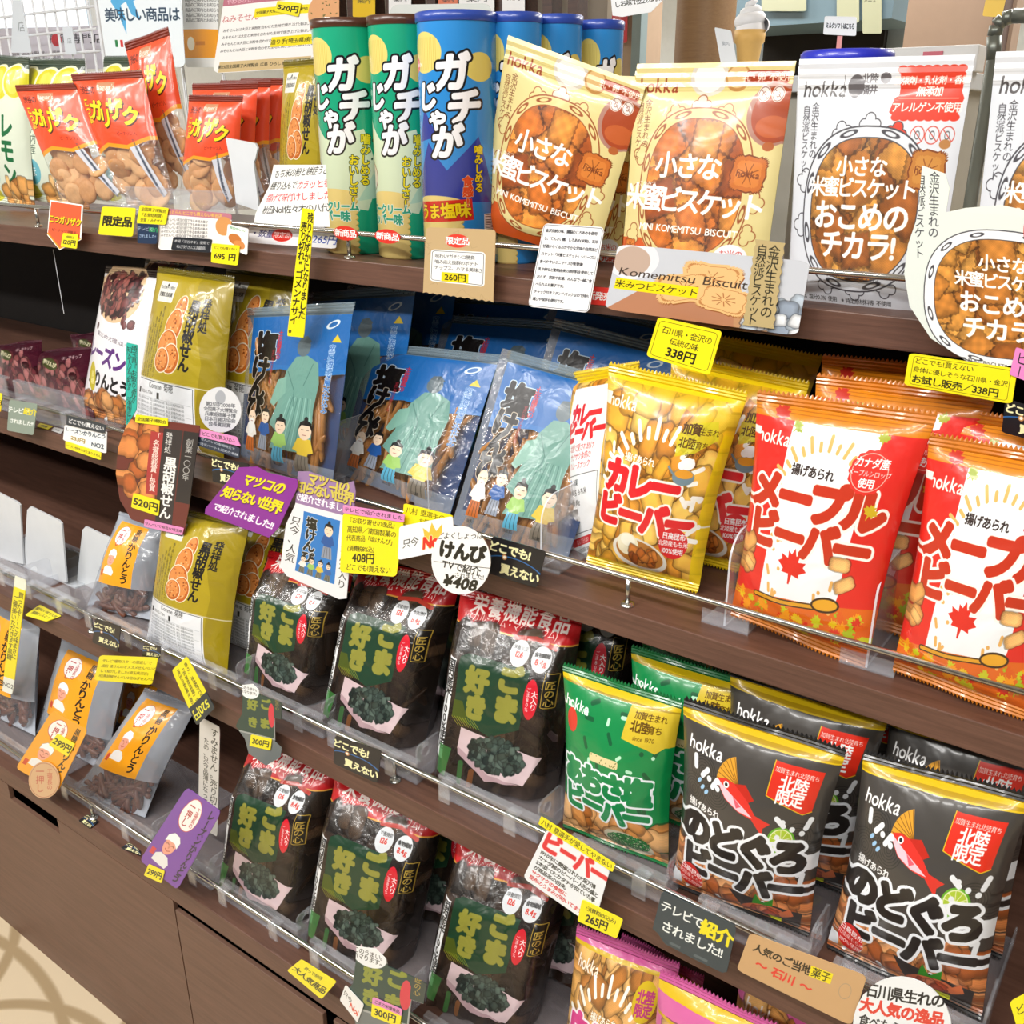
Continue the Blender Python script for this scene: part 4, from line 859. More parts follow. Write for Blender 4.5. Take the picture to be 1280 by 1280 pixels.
orange(5, (241, 105), (322, 103), (322, 262), (236, 262), 1.11, 'orange cracker bag second in the stacked row behind the white plastic paddle', 10)
orange(6, (275, 101), (338, 101), (340, 262), (262, 262), 1.15, 'orange cracker bag third in the stacked row behind the white plastic paddle', 10)
orange(7, (300, 99), (354, 98), (352, 260), (292, 262), 1.19, 'orange cracker bag fourth in the row, its fin seal folded up', 10)
orange(8, (342, 110), (369, 113), (362, 258), (320, 260), 1.23, 'orange cracker bag furthest back in the row, next to the olive bag', 8)
q = quad3((28, 74), (106, 74), (112, 262), (22, 246), 'A', 4, 4, 1.13)
lm = pack('lemon_snack_bag', 'pale green lemon snack bag with lemon slice band behind the leftmost orange bag', 'snack bag', q, .05, m_lemon, foil('lemon', 'c8d4b0'), 4, 'pillow', group='lemon snack bags')
q = quad3((-22, 68), (36, 72), (44, 262), (-14, 250), 'A', 4, 4, 1.10)
pack('lemon_snack_bag', 'pale green lemon snack bag cut off by the left picture edge', 'snack bag', q, .05, m_lemon, foil('lemon', 'c8d4b0'), 7, 'pillow', group='lemon snack bags')
dup(lm, (.20, .05, .0), 'lemon snack bag in shade behind the raised orange bag')
q = quad3((355, 76), (420, 70), (424, 286), (346, 280), 'A', 2, 0, 1.08)
pack('rice_cracker_bag', 'olive black pepper rice cracker bag on the top shelf beside the green cans', 'snack bag', q, .05, m_olive, foil('olive', '948414'), 3, 'pillow', group='olive rice cracker bags')
# cans
def can(px, pyb, y0, pyt, pxw, blue, lb, rotz):
    b = at(px, pyb, y0); r = abs(at(px + pxw / 2, 170, y0)[0] - at(px - pxw / 2, 170, y0)[0]) / 2 * .90; h = at(px, pyt, y0)[2] - SH['A'][0]; z0 = SH['A'][0]
    t = thing('crisp_can', lb, 'can', (b[0], y0, z0), 'blue crisp cans' if blue else 'green crisp cans')
    n = 56; prof = [(r * .9, 0), (r, .003), (r, h - .009)]; V, Fc = lathe(prof, n); UV = []
    V2, UV, F2 = [], [], []
    zz = [0, .003, h - .009]
    for k, (rr, z) in enumerate(prof):
        for i in range(n + 1): a = 6.28318 * i / n; V2.append((rr * math.cos(a), rr * math.sin(a), z)); UV.append((i / n + 0, z / (h - .009)))
    for k in range(2):
        for i in range(n): F2.append((k * (n + 1) + i, k * (n + 1) + i + 1, (k + 1) * (n + 1) + i + 1, (k + 1) * (n + 1) + i))
    mm = printed('can_blue' if blue else 'can_green', None if ('can_blue' if blue else 'can_green') in _m else a_can(blue), .25, 0, coat=.5); bd = link('can_body', V2, F2, mm, t, UV, True); bd.rotation_euler[2] = rotz
    V, Fc = lathe([(r * 1.015, h - .011), (r * 1.035, h - .010), (r * 1.035, h - .001), (r * .98, h), (r * .9, h - .001), (r * .88, h - .003), (.0001, h - .003)], n); link('lid', V, Fc, plain('lid_blue' if blue else 'lid_brown', '2848a8' if blue else '4c2818', .3, coat=.3), t, smooth=True)
    return t
CZ = math.radians
can(451, 306, 1.0, 24, 71, 0, 'green potato crisp can with brown lid, left one of the two', CZ(-150)); can(513, 310, .998, 20, 68, 0, 'green potato crisp can with brown lid, right one of the two', CZ(-150))
cb = can(577, 306, .985, 16, 84, 1, 'blue salt crisp can at the front beside the tilted cream pouch', CZ(-150))
for i, (px, py, y, w) in enumerate(((643, 17, 1.035, 60), (692, 20, 1.10, 58), (743, 27, 1.17, 54))):
    can(px, 300, y, py, w, 1, ('blue salt crisp can second in the row, right behind the front blue can', 'blue salt crisp can third in the row, above the tilted cream pouch', 'blue salt crisp can last in the row, nearest the red poster')[i], CZ(-150 + i * 9))
# shelf B
q = quad3((133, 332), (207, 338), (180, 538), (101, 515), 'B', 18, -2)
ra = pack('raisin_snack_bag', 'white raisin karinto bag with a picture of raisins, beside the olive bag', 'snack bag', q, .05, m_raisin, foil('pale', 'dcdfe4'), 3, 'pillow', group='raisin snack bags')
dup(ra, (-.03, .10, .004), 'raisin karinto bag standing behind the front raisin bag')
q = quad3((198, 333), (294, 346), (280, 574), (163, 540), 'B', 14, 0)
ol = pack('rice_cracker_bag', 'olive black pepper rice cracker bag on the second shelf above the round award card', 'snack bag', q, .06, m_olive, foil('olive', '948414'), 6, 'pillow', group='olive rice cracker bags', seals=(.0, .03))
dup(ol, (.085, .065, 0), 'olive rice cracker bag in shade just behind the front one on the second shelf')
KEN = lambda s: c_sticks(70, .085, .0042, (.10, .62), 'b0783c', s, 'sweet_potato_sticks', .35)
BF = clear('clear_film', (1, 1, 1, 1), .03, .5)
def blue(i, a, b, c, d, ln, yw, lb): return pack('sweet_potato_bag', lb, 'snack bag', quad3(a, b, c, d, 'B', ln, yw), .04, m_blue, plain('blue_back', '1c4c80', .4), 20 + i, 'pouch', None, 'blue sweet potato bags', KEN(i), seals=(0, .05), wr=1.0)
bl1 = blue(1, (310, 385), (443, 377), (415, 612), (300, 572), 14, -11, 'blue salted sweet potato stick bag, leftmost of the three front blue bags')
bl2 = blue(2, (464, 428), (626, 443), (562, 645), (421, 590), 25, -11, 'blue salted sweet potato stick bag, middle of the three front blue bags')
bl3 = blue(3, (628, 435), (785, 478), (710, 697), (564, 658), 24, 6, 'blue salted sweet potato stick bag, right of the three, next to the curry bags')
for i, (s, o, t) in enumerate(((bl1, (.02, .10, .012), 'blue sweet potato bag in shade behind the leftmost blue bag'), (bl1, (.02, .19, .012), 'blue sweet potato bag deepest behind the leftmost blue bag'), (bl2, (.07, .085, .035), 'blue sweet potato bag in shade behind the middle blue bag'), (bl2, (.02, .15, .05), 'blue sweet potato bag deepest behind the middle blue bag'), (bl3, (.03, .07, .03), 'blue sweet potato bag in shade behind the right blue bag'), (bl3, (-.02, .14, .045), 'blue sweet potato bag deepest behind the right blue bag'))): dup(s, o, t)
YEL = foil('yellow', 'e4c40c'); 
q = quad3((706, 468), (800, 452), (778, 700), (703, 734), 'B', 6, -24, .905)
pack('rice_snack_bag', 'yellow curry rice snack bag turned to show its white back label', 'snack bag', q, .05, m_curryb, YEL, 31, seal=YEL, group='curry rice snack bags')
q = quad3((762, 453), (935, 490), (872, 741), (733, 705), 'B', 5, 9)
cu = pack('rice_snack_bag', 'yellow curry rice snack bag with red lettering, front one beside the blue bags', 'snack bag', q, .065, m_curry, YEL, 32, seal=YEL, group='curry rice snack bags')
dup(cu, (.035, .075, .0), 'curry rice snack bag in shade behind the front curry bag'); dup(cu, (.02, .15, .012), 'curry rice snack bag deepest behind the front curry bag')
ORG = foil('maple', 'c87414')
q = quad3((948, 488), (1172, 516), (1082, 838), (914, 768), 'B', 4, -3)
ma = pack('rice_snack_bag', 'red and white maple rice snack bag, whole front in view', 'snack bag', q, .052, m_maple, foil('red', 'c82418'), 33, seal=ORG, group='maple rice snack bags')
q = quad3((1163, 542), (1396, 580), (1290, 905), (1116, 838), 'B', 4, -3)
mb_ = pack('rice_snack_bag', 'red and white maple rice snack bag cut off by the right picture edge', 'snack bag', q, .052, m_maple, foil('red', 'c82418'), 34, seal=ORG, group='maple rice snack bags')
for s, o, t in ((ma, (.03, .07, .006), 'maple rice snack bag behind the fully visible maple bag'), (ma, (.01, .14, .01), 'maple rice snack bag deepest behind the fully visible maple bag'), (mb_, (.0, .07, .006), 'maple rice snack bag behind the one cut off at the right edge')): dup(s, o, t)
# shelf C
q = quad3((704, 829), (853, 876), (835, 1085), (704, 1034), 'C', 4, 3)
gr = pack('rice_snack_bag', 'green seaweed salt rice snack bag, front one of the green bags', 'snack bag', q, .06, m_green, foil('green', '0c6c3c'), 41, group='green rice snack bags')
dup(gr, (.045, .068, .006), 'green rice snack bag second in the row, only its top band showing'); dup(gr, (.02, .136, -.004), 'green rice snack bag third in the row, deepest in shade'); 
q = quad3((855, 872), (1058, 936), (1011, 1170), (841, 1108), 'C', 3, 6)
bk = pack('rice_snack_bag', 'dark grey sea perch rice snack bag with white outlined lettering, beside the green bag', 'snack bag', q, .065, m_black, foil('dark', '2c2826'), 42, group='dark rice snack bags')
dup(bk, (.015, .075, .002), 'dark rice snack bag right behind the dark bag beside the green one'); dup(bk, (.03, .15, .006), 'dark rice snack bag third in the row with red badge corner showing'); dup(bk, (-.05, .23, .004), 'dark rice snack bag fourth in the row, behind the green bags')
q = quad3((1081, 939), (1290, 992), (1226, 1275), (1033, 1185), 'C', 6, -2)
bk2 = pack('rice_snack_bag', 'dark grey sea perch rice snack bag at lower right above the round handwritten card', 'snack bag', q, .065, m_black, foil('dark', '2c2826'), 43, group='dark rice snack bags')
dup(bk2, (.0, .08, .004), 'dark rice snack bag behind the lower right dark bag'); dup(bk2, (-.01, .16, .002), 'dark rice snack bag deepest behind the lower right dark bag')
SES = lambda s: c_sticks(26, .085, .008, (.10, .78), '54381f', s, 'sesame_crackers', .5, .35)
def goma(i, sh, a, b, c, d, ln, yw, lb): return pack('sesame_cracker_bag', lb, 'snack bag', quad3(a, b, c, d, sh, ln, yw), .085, m_goma, BLK, 60 + i, 'gusset', None, 'sesame cracker bags', SES(i), seals=(.0, .05), wr=1.4, fwd=-.02)
g1 = goma(1, 'C', (322, 690), (430, 715), (398, 882), (310, 838), 14, 3, 'dark green labelled sesame cracker bag on the third shelf beside the olive bag')
g2 = goma(2, 'C', (440, 700), (566, 725), (520, 935), (403, 893), 16, 8, 'dark green labelled sesame cracker bag on the third shelf, middle of three')
g3 = goma(3, 'C', (568, 738), (722, 775), (690, 995), (540, 963), 12, 14, 'dark green labelled sesame cracker bag on the third shelf beside the green bags')
g4 = goma(4, 'D', (300, 930), (408, 960), (380, 1153), (276, 1098), 14, 4, 'dark green labelled sesame cracker bag on the lowest shelf, left of three')
g5 = goma(5, 'D', (410, 968), (548, 1020), (508, 1208), (382, 1160), 11, 14, 'dark green labelled sesame cracker bag on the lowest shelf, middle of three')
g6 = goma(6, 'D', (566, 1046), (712, 1092), (664, 1290), (528, 1236), 12, 14, 'dark green labelled sesame cracker bag on the lowest shelf beside the pink topped bags')
for s, t in ((g1, 'left bag on the third shelf'), (g2, 'middle bag on the third shelf'), (g3, 'right bag on the third shelf'), (g4, 'left bag on the lowest shelf'), (g5, 'middle bag on the lowest shelf'), (g6, 'right bag on the lowest shelf')): dup(s, (.03, .10, .012), 'sesame cracker bag with red header standing behind the ' + t)
q = quad3((205, 632), (312, 655), (284, 845), (183, 800), 'C', 14, 0)
oc = pack('rice_cracker_bag', 'olive black pepper rice cracker bag on the third shelf with a white list label', 'snack bag', q, .055, m_olive, foil('olive', '948414'), 9, 'pillow', group='olive rice cracker bags', seals=(0, .03)); dup(oc, (.07, .07, 0), 'olive rice cracker bag in shade behind the one on the third shelf')
KAR = lambda s, n=90: c_sticks(n, .042, .0050, (.05, .46), '6c3c26', s, 'karinto_twigs', 1.2)
SIL = plain('silver_back', 'c4ccd8', .3, 0, .1, 20, .3)
def kar(i, sh, a, b, c, d, ln, yw, lb, y0=None, back=None): return pack('karinto_bag', lb, 'snack bag', quad3(a, b, c, d, sh, ln, yw, y0), .06, m_kar, back or SIL, 80 + i, 'pillow', None, 'karinto bags with orange label', KAR(i), seals=(0, .03), wr=1.6)
kar(1, 'D', (-22, 745), (50, 782), (44, 920), (-28, 885), 18, 0, 'clear karinto bag with orange label cut off by the left picture edge')
kar(2, 'D', (78, 797), (160, 830), (134, 968), (45, 915), 22, 0, 'clear karinto bag with orange label, upright behind the orange tag with wooden disc')
kar(3, 'D', (182, 860), (246, 882), (181, 1022), (92, 990), 30, 10, 'clear karinto bag with orange label slumped beside the purple tag')
kar(4, 'C', (150, 640), (206, 658), (188, 775), (108, 758), 22, 6, 'clear karinto bag with orange label on the third shelf against the olive bag')
q = quad3((160, 815), (225, 836), (206, 960), (136, 930), 'D', 20, 4, .80)
pack('karinto_bag', 'silver karinto bag standing in shade between the two orange label bags', 'snack bag', q, .05, m_kar, SIL, 88, 'pillow', None, 'karinto bags with orange label', KAR(8), seals=(0, .03))
# purple packs at the left of shelf B
for i, (qq, lb) in enumerate((([(-8, 432), (52, 424), (60, 500), (-8, 484)], 'dark purple dried sweet potato pack lying at the left picture edge'), ([(38, 440), (118, 432), (118, 522), (48, 498)], 'dark purple dried sweet potato pack lying in the clear tray beside the raisin bag'))):
    q = quad3(*qq, 'B', 52, -4)
    pk = pack('dried_fruit_pack', lb, 'snack bag', q, .035, m_purple, plain('purple_back', '3c1024', .4), 90 + i, 'pillow', None, 'purple dried sweet potato packs', wr=1.4)
    dup(pk, (.03, .15, .0), 'dark purple pack in shade behind the ' + ('leftmost one' if i == 0 else 'one beside the raisin bag'))
# lowest right: shrimp bags
q = quad3((722, 1155), (850, 1205), (812, 1440), (690, 1385), 'D', 5, 4, .73)
pack('rice_snack_bag', 'rice snack bag with pink white shrimp lettering at the bottom edge, its left side uncovered', 'snack bag', q, .06, m_shrimp, foil('pinkish', 'c85c98'), 95, seal=foil('pinkish', 'c85c98'), group='shrimp rice snack bags')
sb = pack('rice_snack_bag', 'rice snack bag with pink band right behind the pink lettered bag at the bottom', 'snack bag', quad3((778, 1166), (880, 1222), (845, 1450), (750, 1400), 'D', 5, 4, .77), .05, m_pink, foil('pinkish', 'c85c98'), 96, seal=foil('pinkish', 'c85c98'), group='shrimp rice snack bags')
q = quad3((826, 1212), (1010, 1300), (960, 1520), (790, 1440), 'D', 4, 4, .70)
sp_ = pack('rice_snack_bag', 'rice snack bag with shiny pink and gold band at the bottom picture edge', 'snack bag', q, .06, m_pink, foil('pinkish', 'c85c98'), 97, seal=foil('pinkish', 'c85c98'), group='shrimp rice snack bags')
dup(sp_, (.06, .07, .02), 'pink banded rice snack bag in shade under the chalkboard card'); dup(sp_, (.20, .03, .0), 'pink banded rice snack bag under the round handwritten card')

# ---------------------------------------------------------------- dividers, trays, clips
ACR2 = clear('divider_acrylic', (.97, .98, .99, 1), .04, 0, .14); EDGE = clear('acrylic_edge_glow', (.97, .98, .99, 1), .1, 0, .6)  # edge material: whitish diffuse mixed in, painting the glow at clear acrylic edges
def divider(px, py, sh, ht, lb, dep=.11, foot=.05, cl=None):
    """clear plate running back from the front edge, round topped, on a flat foot"""
    z = SH[sh][0]; P = onz(px, py, z); n = 9; pr = [(0, 0), (dep, 0), (dep, ht * .8)] + [(.028 - .028 * math.sin(a), ht - .028 + .028 * math.cos(a)) for a in np.linspace(0, math.pi / 2, n)]
    pr = [(0, .003), (dep, .003), (dep, ht)] + [(.028 - .028 * math.sin(a), ht - .028 + .028 * math.cos(a)) for a in np.linspace(0, math.pi / 2, n)]
    t = thing('shelf_divider', lb, 'divider', (P[0], P[1], z), 'clear shelf dividers'); K = len(pr); V = [(-.001, y, zz) for y, zz in pr] + [(.001, y, zz) for y, zz in pr]
    link('plate', V, [tuple(range(K)), tuple(range(2 * K - 1, K - 1, -1))], ACR2, t)
    link('painted_edge_glow', V, [(i, (i + 1) % K, K + (i + 1) % K, K + i) for i in range(K)], EDGE, t)
    v, f = join(boxvf(-foot / 2, 0, 0, foot / 2, dep, .002), boxvf(-foot / 2, 0, 0, foot / 2, .0018, .016)); link('foot', v, f, ACR2, t); return t
divider(905, 786, 'B', .10, 'clear acrylic divider between the curry bag and the first maple bag'); divider(1082, 838, 'B', .10, 'clear acrylic divider between the two maple bags')
divider(676, 712, 'B', .085, 'clear acrylic divider between the right blue bag and the curry bags'); divider(536, 640, 'B', .085, 'clear acrylic divider between the middle and right blue bags'); divider(415, 604, 'B', .085, 'clear acrylic divider between the left and middle blue bags')
def paddle(pts, y, lb, thick=.003, foot=True, sh='C'):
    P = [at(x, yy, y) for x, yy in pts]; z = SH[sh][0]; c = sum(P) / len(P); base = np.array([c[0], y, z]); K = len(P)
    t = thing('bookend', lb, 'bookend', base, 'white plastic bookends'); V = [(p[0] - base[0], -thick / 2, p[2] - z) for p in P] + [(p[0] - base[0], thick / 2, p[2] - z) for p in P]
    link('plate', V, [tuple(range(K)), tuple(range(2 * K - 1, K - 1, -1))] + [(i, (i + 1) % K, K + (i + 1) % K, K + i) for i in range(K)], WHT, t)
    xs_ = [v[0] for v in V]
    if foot: box('foot', (min(xs_), thick / 2, .0003), (max(xs_), .09, .003), WHT, t)
    return t
def pad_at(x0, x1, y0, y1, yb0, yb1, y, lb):
    z = SH['C'][0]; pts = [(x0 + 3, y0 + 1), (x0 + 6, y0), (x1 - 8, y0 + 13), (x1 - 1, y0 + 22), (x1 + 5, yb1), (x0, yb0)]; return pts
for (TLp, TRp, BRp, BLp, lb) in (((-12, 612), (26, 627), (30, 705), (-14, 694), 'white plastic bookend cut off by the left picture edge'), ((35, 633), (78, 650), (84, 728), (30, 712), 'white plastic bookend second from the left on the empty third shelf'), ((104, 658), (144, 673), (150, 742), (96, 735), 'white plastic bookend leaning beside the small karinto bag')):
    y = onz((BLp[0] + BRp[0]) / 2, (BLp[1] + BRp[1]) / 2, SH['C'][0])[1]
    a = 4; paddle([(TLp[0], TLp[1] + a), (TLp[0] + a, TLp[1]), (TRp[0] - a, TRp[1]), (TRp[0], TRp[1] + a), BRp, BLp], y, lb)
paddle([(283, 172), (320, 179), (323, 185), (320, 199), (318, 203), (325, 264), (296, 254), (290, 208)], .985, 'white plastic paddle standing in front of the orange bags on the top shelf', foot=False, sh='A')
CLR = clear('tray_plastic', (.975, .98, .99, 1), .07, 0, .09)
def tray(x0, x1, sh, lb, lip=.034, dep=.20, ear=True, grp='clear pusher trays'):
    z, yf = SH[sh]; ry, rz = RAIL[sh]; y = ry + .008; t = thing('pusher_tray', lb, 'tray', ((x0 + x1) / 2, y, z), grp); h = (x1 - x0) / 2
    v, f = join(boxvf(-h, 0, .001, h, dep, .003), boxvf(-h, 0, .001, h, .0022, lip), boxvf(-h, 0, lip - .0005, h, .009, lip + .0018), boxvf(h - .002, .0, .001, h, dep, .018)); link('tray_body', v, f, CLR, t)
    for s in (-.72, .60):      # clip hooking over the steel rail
        x = s * h; zr = rz - z; v, f = join(boxvf(x - .008, -.0145, zr + .0035, x + .008, .001, zr + .0052), boxvf(x - .008, -.0145, zr - .020, x + .008, -.0128, zr + .0052)); link('rail_clip', v, f, CLR, t)
    if ear:                    # ring-shaped ear at the right end
        K = 20; cx, cz = .018, lip + .014; V, Fc = [], []
        outer = [(0, .004), (.052, .004), (.052, lip + .012)] + [(cx + .012 + .012 * math.cos(a), cz + .013 + .009 * math.sin(a)) for a in np.linspace(.3, 2.4, 6)]
        po = rrpts(.002, .004, .048, lip + .024, .008, 4)
        a0 = [(cx + .007 * math.cos(6.2832 * i / len(po) - 1.4), cz - .004 + .007 * math.sin(6.2832 * i / len(po) - 1.4)) for i in range(len(po))]
        K = len(po)
        for xx in (h - .0012, h + .0012):
            V += [(xx, p[0], p[1]) for p in po] + [(xx, p[0], p[1]) for p in a0]
        for i in range(K):
            j = (i + 1) % K; Fc += [(i, j, K + j, K + i), (2 * K + j, 2 * K + i, 3 * K + i, 3 * K + j), (i, 2 * K + i, 2 * K + j, j), (K + i, K + j, 3 * K + j, 3 * K + i)]
        link('ear', V, Fc, CLR, t)
    return t
def span(xa, ya, xb, yb, sh): ry = RAIL[sh][0] + .008; return at(xa, ya, ry)[0], at(xb, yb, ry)[0]
for sh, xa, ya, xb, yb, lb in (('C', -60, 690, 34, 740, 'clear pusher tray at the left picture edge of the third shelf'), ('C', 38, 734, 96, 762, 'empty clear pusher tray in front of the white bookends'), ('C', 110, 768, 186, 804, 'clear pusher tray under the small karinto bag on the third shelf'), ('C', 198, 806, 296, 856, 'clear pusher tray under the olive bag on the third shelf'),
    ('C', 306, 858, 402, 903, 'clear pusher tray under the left sesame bag on the third shelf'), ('C', 410, 910, 520, 962, 'clear pusher tray under the middle sesame bag on the third shelf'), ('C', 548, 975, 672, 1036, 'clear pusher tray under the right sesame bag on the third shelf'), ('C', 712, 1055, 832, 1110, 'clear pusher tray under the green bag'), ('C', 872, 1130, 1010, 1200, 'clear pusher tray under the dark bag beside the green one'), ('C', 1040, 1210, 1225, 1300, 'clear pusher tray under the lower right dark bag'),
    ('D', -40, 890, 60, 958, 'clear pusher tray at the left picture edge of the lowest shelf'), ('D', 74, 970, 190, 1048, 'clear pusher tray under the slumped karinto bag'), ('D', 205, 1060, 262, 1100, 'clear pusher tray behind the purple tag'), ('D', 275, 1110, 372, 1180, 'clear pusher tray under the left sesame bag on the lowest shelf'), ('D', 388, 1190, 505, 1265, 'clear pusher tray under the middle sesame bag on the lowest shelf'), ('D', 530, 1285, 660, 1370, 'clear pusher tray under the right sesame bag on the lowest shelf')):
    x0, x1 = span(xa, ya, xb, yb, sh); tray(x0, x1, sh, lb, dep=.16, lip=.030)
x0, x1 = span(-60, 470, 10, 494, 'B'); x2, x3 = span(20, 500, 108, 530, 'B')
tray(x0, x1, 'B', 'clear tray cut off by the left picture edge of the second shelf', lip=.062, ear=False); tray(x2, x3, 'B', 'clear tall tray holding the purple packs beside the raisin bag', lip=.062, ear=False)
x0, x1 = span(160, 262, 282, 276, 'A'); tt = tray(x0, x1, 'A', 'clear tray with tall front in front of the second orange bag', lip=.072, ear=False, dep=.12)

# ---------------------------------------------------------------- price cards and hand-written signs
YB = 'f8e818'; K1 = '1c1c14'
def P4(x0, y0, x1, y1, x2, y2, x3, y3): return [(x0, y0), (x1, y1), (x2, y2), (x3, y3)]
def bd(**k): return dict(b=.03, **k)
c = card('price_tag', 'orange pentagon tag with yellow lettering hanging below the leftmost orange bag', 'tag', P4(63, 250, 104, 256, 100, 330, 57, 322), .905, (lambda A: (A.rect(0, 0, 110, 190, 'ffffff'), A.poly([(4, 4), (106, 4), (106, 110), (44, 150), (2, 110)], 'ec6038'), A.line([(2, 108), (44, 150), (106, 108)], 5, 'f0a020'), A.text('こつガリザク', 54, 58, 24, 'f4dc10', b=.05, sh=(2, 2, '4c1408'), sx=.75), A.text('ピーナッツ油菓子', 54, 92, 10, '5c1810'), A)[-1])(Art(110, 190)), shape=[(0, 0), (1, 0), (1, .58), (.4, .82), (0, .6)])
card('price_sticker', '', '', P4(79, 291, 98, 293, 96, 311, 76, 308), .9035, CA(80, 70, YB, ('1個税込', .5, .25, 13), ('120円', .5, .62, 27, K1, bd())), parent=c)
card('price_tag', 'yellow tag printed in black with three large characters below the second orange bag', 'tag', P4(128, 258, 170, 260, 166, 296, 123, 293), .905, CA(150, 130, YB, ('限定品', .5, .5, 46, K1, dict(b=.05, sx=.95))))
c = card('price_tag', 'long white and pink leaflet card fixed under the orange bags', 'tag', P4(201, 260, 290, 267, 287, 316, 198, 312), .906, (lambda A: (A.rect(0, 0, 300, 24, 'c07888'), A.text('しっとらん!どこでも買えない有名店', 140, 12, 15, 'f8e040'), [A.text('みそせんべい草加の国で作る本格お菓子', 8, 40 + i * 14, 11, '404040', an='l') for i in range(5)], A.ell(272, 50, 34, 36, 'd89858'), A)[-1])(Art(300, 150, 'f4f0ec')))
card('price_sticker', '', '', P4(217, 296, 265, 299, 262, 316, 214, 312), .9045, CA(180, 64, '20242c', ('本場「深谷ネギ」使用で', .5, .3, 15, 'f0f0f0'), ('ねぎ好きには最高', .5, .7, 17, 'f0f0f0')), parent=c)
card('price_sticker', '', '', P4(285, 280, 311, 286, 309, 319, 282, 308), .904, (lambda A: (A.text('草加せんべい', 50, 14, 13, '208030'), A.ell(40, 70, 30, 30, 'c87838'), A.ell(62, 90, 26, 22, 'd88c4c'), A)[-1])(Art(100, 130, 'f4f4f0')), parent=c)
c2 = card('price_tag', 'yellow price tag reading 695 yen under the leaflet card', 'price tag', P4(265, 304, 300, 307, 297, 332, 264, 328), .9025, CA(130, 96, YB, ('どこでも!買えない', .5, .2, 13), ('695 円', .5, .62, 34, K1, bd())))
c = card('price_tag', 'small yellow exhibition tag with a dark blue television sticker below it', 'tag', P4(175, 256, 211, 260, 207, 281, 171, 279), .9035, CA(130, 76, YB, ('全国菓子博覧会', .5, .22, 16), ('「名誉総裁賞」', .5, .52, 16), ('受賞 / みそせん', .5, .8, 14)))
card('price_sticker', '', '', P4(172, 279, 198, 281, 196, 305, 172, 304), .9025, CA(90, 84, '183050', ('テレビで', .38, .25, 18, 'f0f4ff'), ('紹介', .8, .28, 20, '40e060'), ('されました!', .5, .62, 15, 'd0e4ff')), parent=c)
def hand1(A):
    for i, (t, cl) in enumerate((('もち米の粉と餅症うと', K1), ('練り込んで', K1), ('揚げて味付けしました', 'd83038'), ('秋田No1佐々木の八代', K1))): A.text(t, 30, 34 + i * 46, 31, cl, an='l', skew=.15, ang=-3)
    A.text('カラッと香', 190, 74, 31, 'd83038', an='l', skew=.15, ang=-3); return A
card('sign', 'white handwritten sign with red and black brush words left of the green cans', 'sign', P4(341, 206, 418, 206, 424, 284, 317, 281), .955, hand1(Art(360, 230, 'f2f2f0')), shape=[(.02, 0), (1, 0), (1, 1), (0, 1), (-.02, .8), (.05, .35)])
card('sign', 'white strip sign with a red oval stamp under the handwritten sign', 'sign', P4(313, 280, 423, 286, 420, 311, 308, 303), .945, (lambda A: (A.text('・数量', 10, 32, 30, '202060', an='l', skew=.15), A.ell(130, 34, 38, 24, 'd83028'), A.text('限定品', 130, 34, 22, 'ffffff'), A.text('¥265円', 220, 40, 34, '2840a0', an='l', skew=.2), A)[-1])(Art(330, 70, 'f0f0f2')))
card('sign', 'tall narrow yellow handwritten strip hanging over the leftmost blue bag', 'sign', P4(378, 260, 393, 262, 380, 422, 359, 420), .895, (lambda A: (A.text('残りわずかになりました', 52, 12, 33, K1, vert=True, b=.03), A.text('売り切れ"ゴメンナサイ。', 20, 44, 32, K1, vert=True, b=.03), A)[-1])(Art(72, 440, YB)), shape=rrpts(0, 0, 1, 1, .05))
for px, py, w, t in ((432, 291, 15, 'left'), (484.5, 295, 16, 'right')):
    card('new_product_sticker', 'small red oval sticker on the rail in front of the %s green can' % t, 'sticker', P4(px - w, py - 10, px + w, py - 7, px + w, py + 11, px - w, py + 8), .925, CA(120, 70, 'd83428', ('新商品', .5, .5, 36, 'ffffff', bd())), shape=ellpts(.5, .5, .5, .5))
def kraft(A, seed=1):
    r = random.Random(seed)
    for i in range(14):
        p = [(r.uniform(0, A.w), r.uniform(0, A.h))]
        for k in range(6): p.append((p[-1][0] + r.uniform(-26, 26), p[-1][1] + r.uniform(-26, 26)))
        A.line(p, 1.2, 'a08860', .6)
    return A
A = kraft(Art(270, 290, 'c4a87c')); A.ell(126, 52, 46, 28, 'e04030'); A.text('限定品', 126, 52, 31, 'ffffff', b=.03); A.rr(24, 92, 236, 232, 14, 'f4f4f2'); A.line(rrpts(30, 98, 230, 226, 10), 2, '404040', close=True)
for i, t in enumerate(('味わい!ガチンコ勝負', '噛み応え抜群のポテト', 'チップス。ハマる美味さ')): A.text(t, 40, 118 + i * 25, 17, '303030', an='l')
A.rect(70, 186, 176, 226, 'f0d818'); A.text('260円', 123, 206, 32, K1, b=.02)
zz_ = [(1 - i / 20, 1 - (.02 if i % 2 else 0)) for i in range(21)]
card('price_card', 'brown kraft card reading 260 yen with a zigzag lower edge below the blue can', 'price card', P4(532.7, 284, 620, 287, 616.7, 378, 529, 366), .905, A, shape=rrpts(0, 0, 1, .9, .06)[:6] + zz_ + rrpts(0, 0, 1, .9, .06)[18:])
A = Art(260, 330, 'f4f5f8'); A.line(rrpts(5, 5, 255, 325, 12), 2, '505058', close=True)
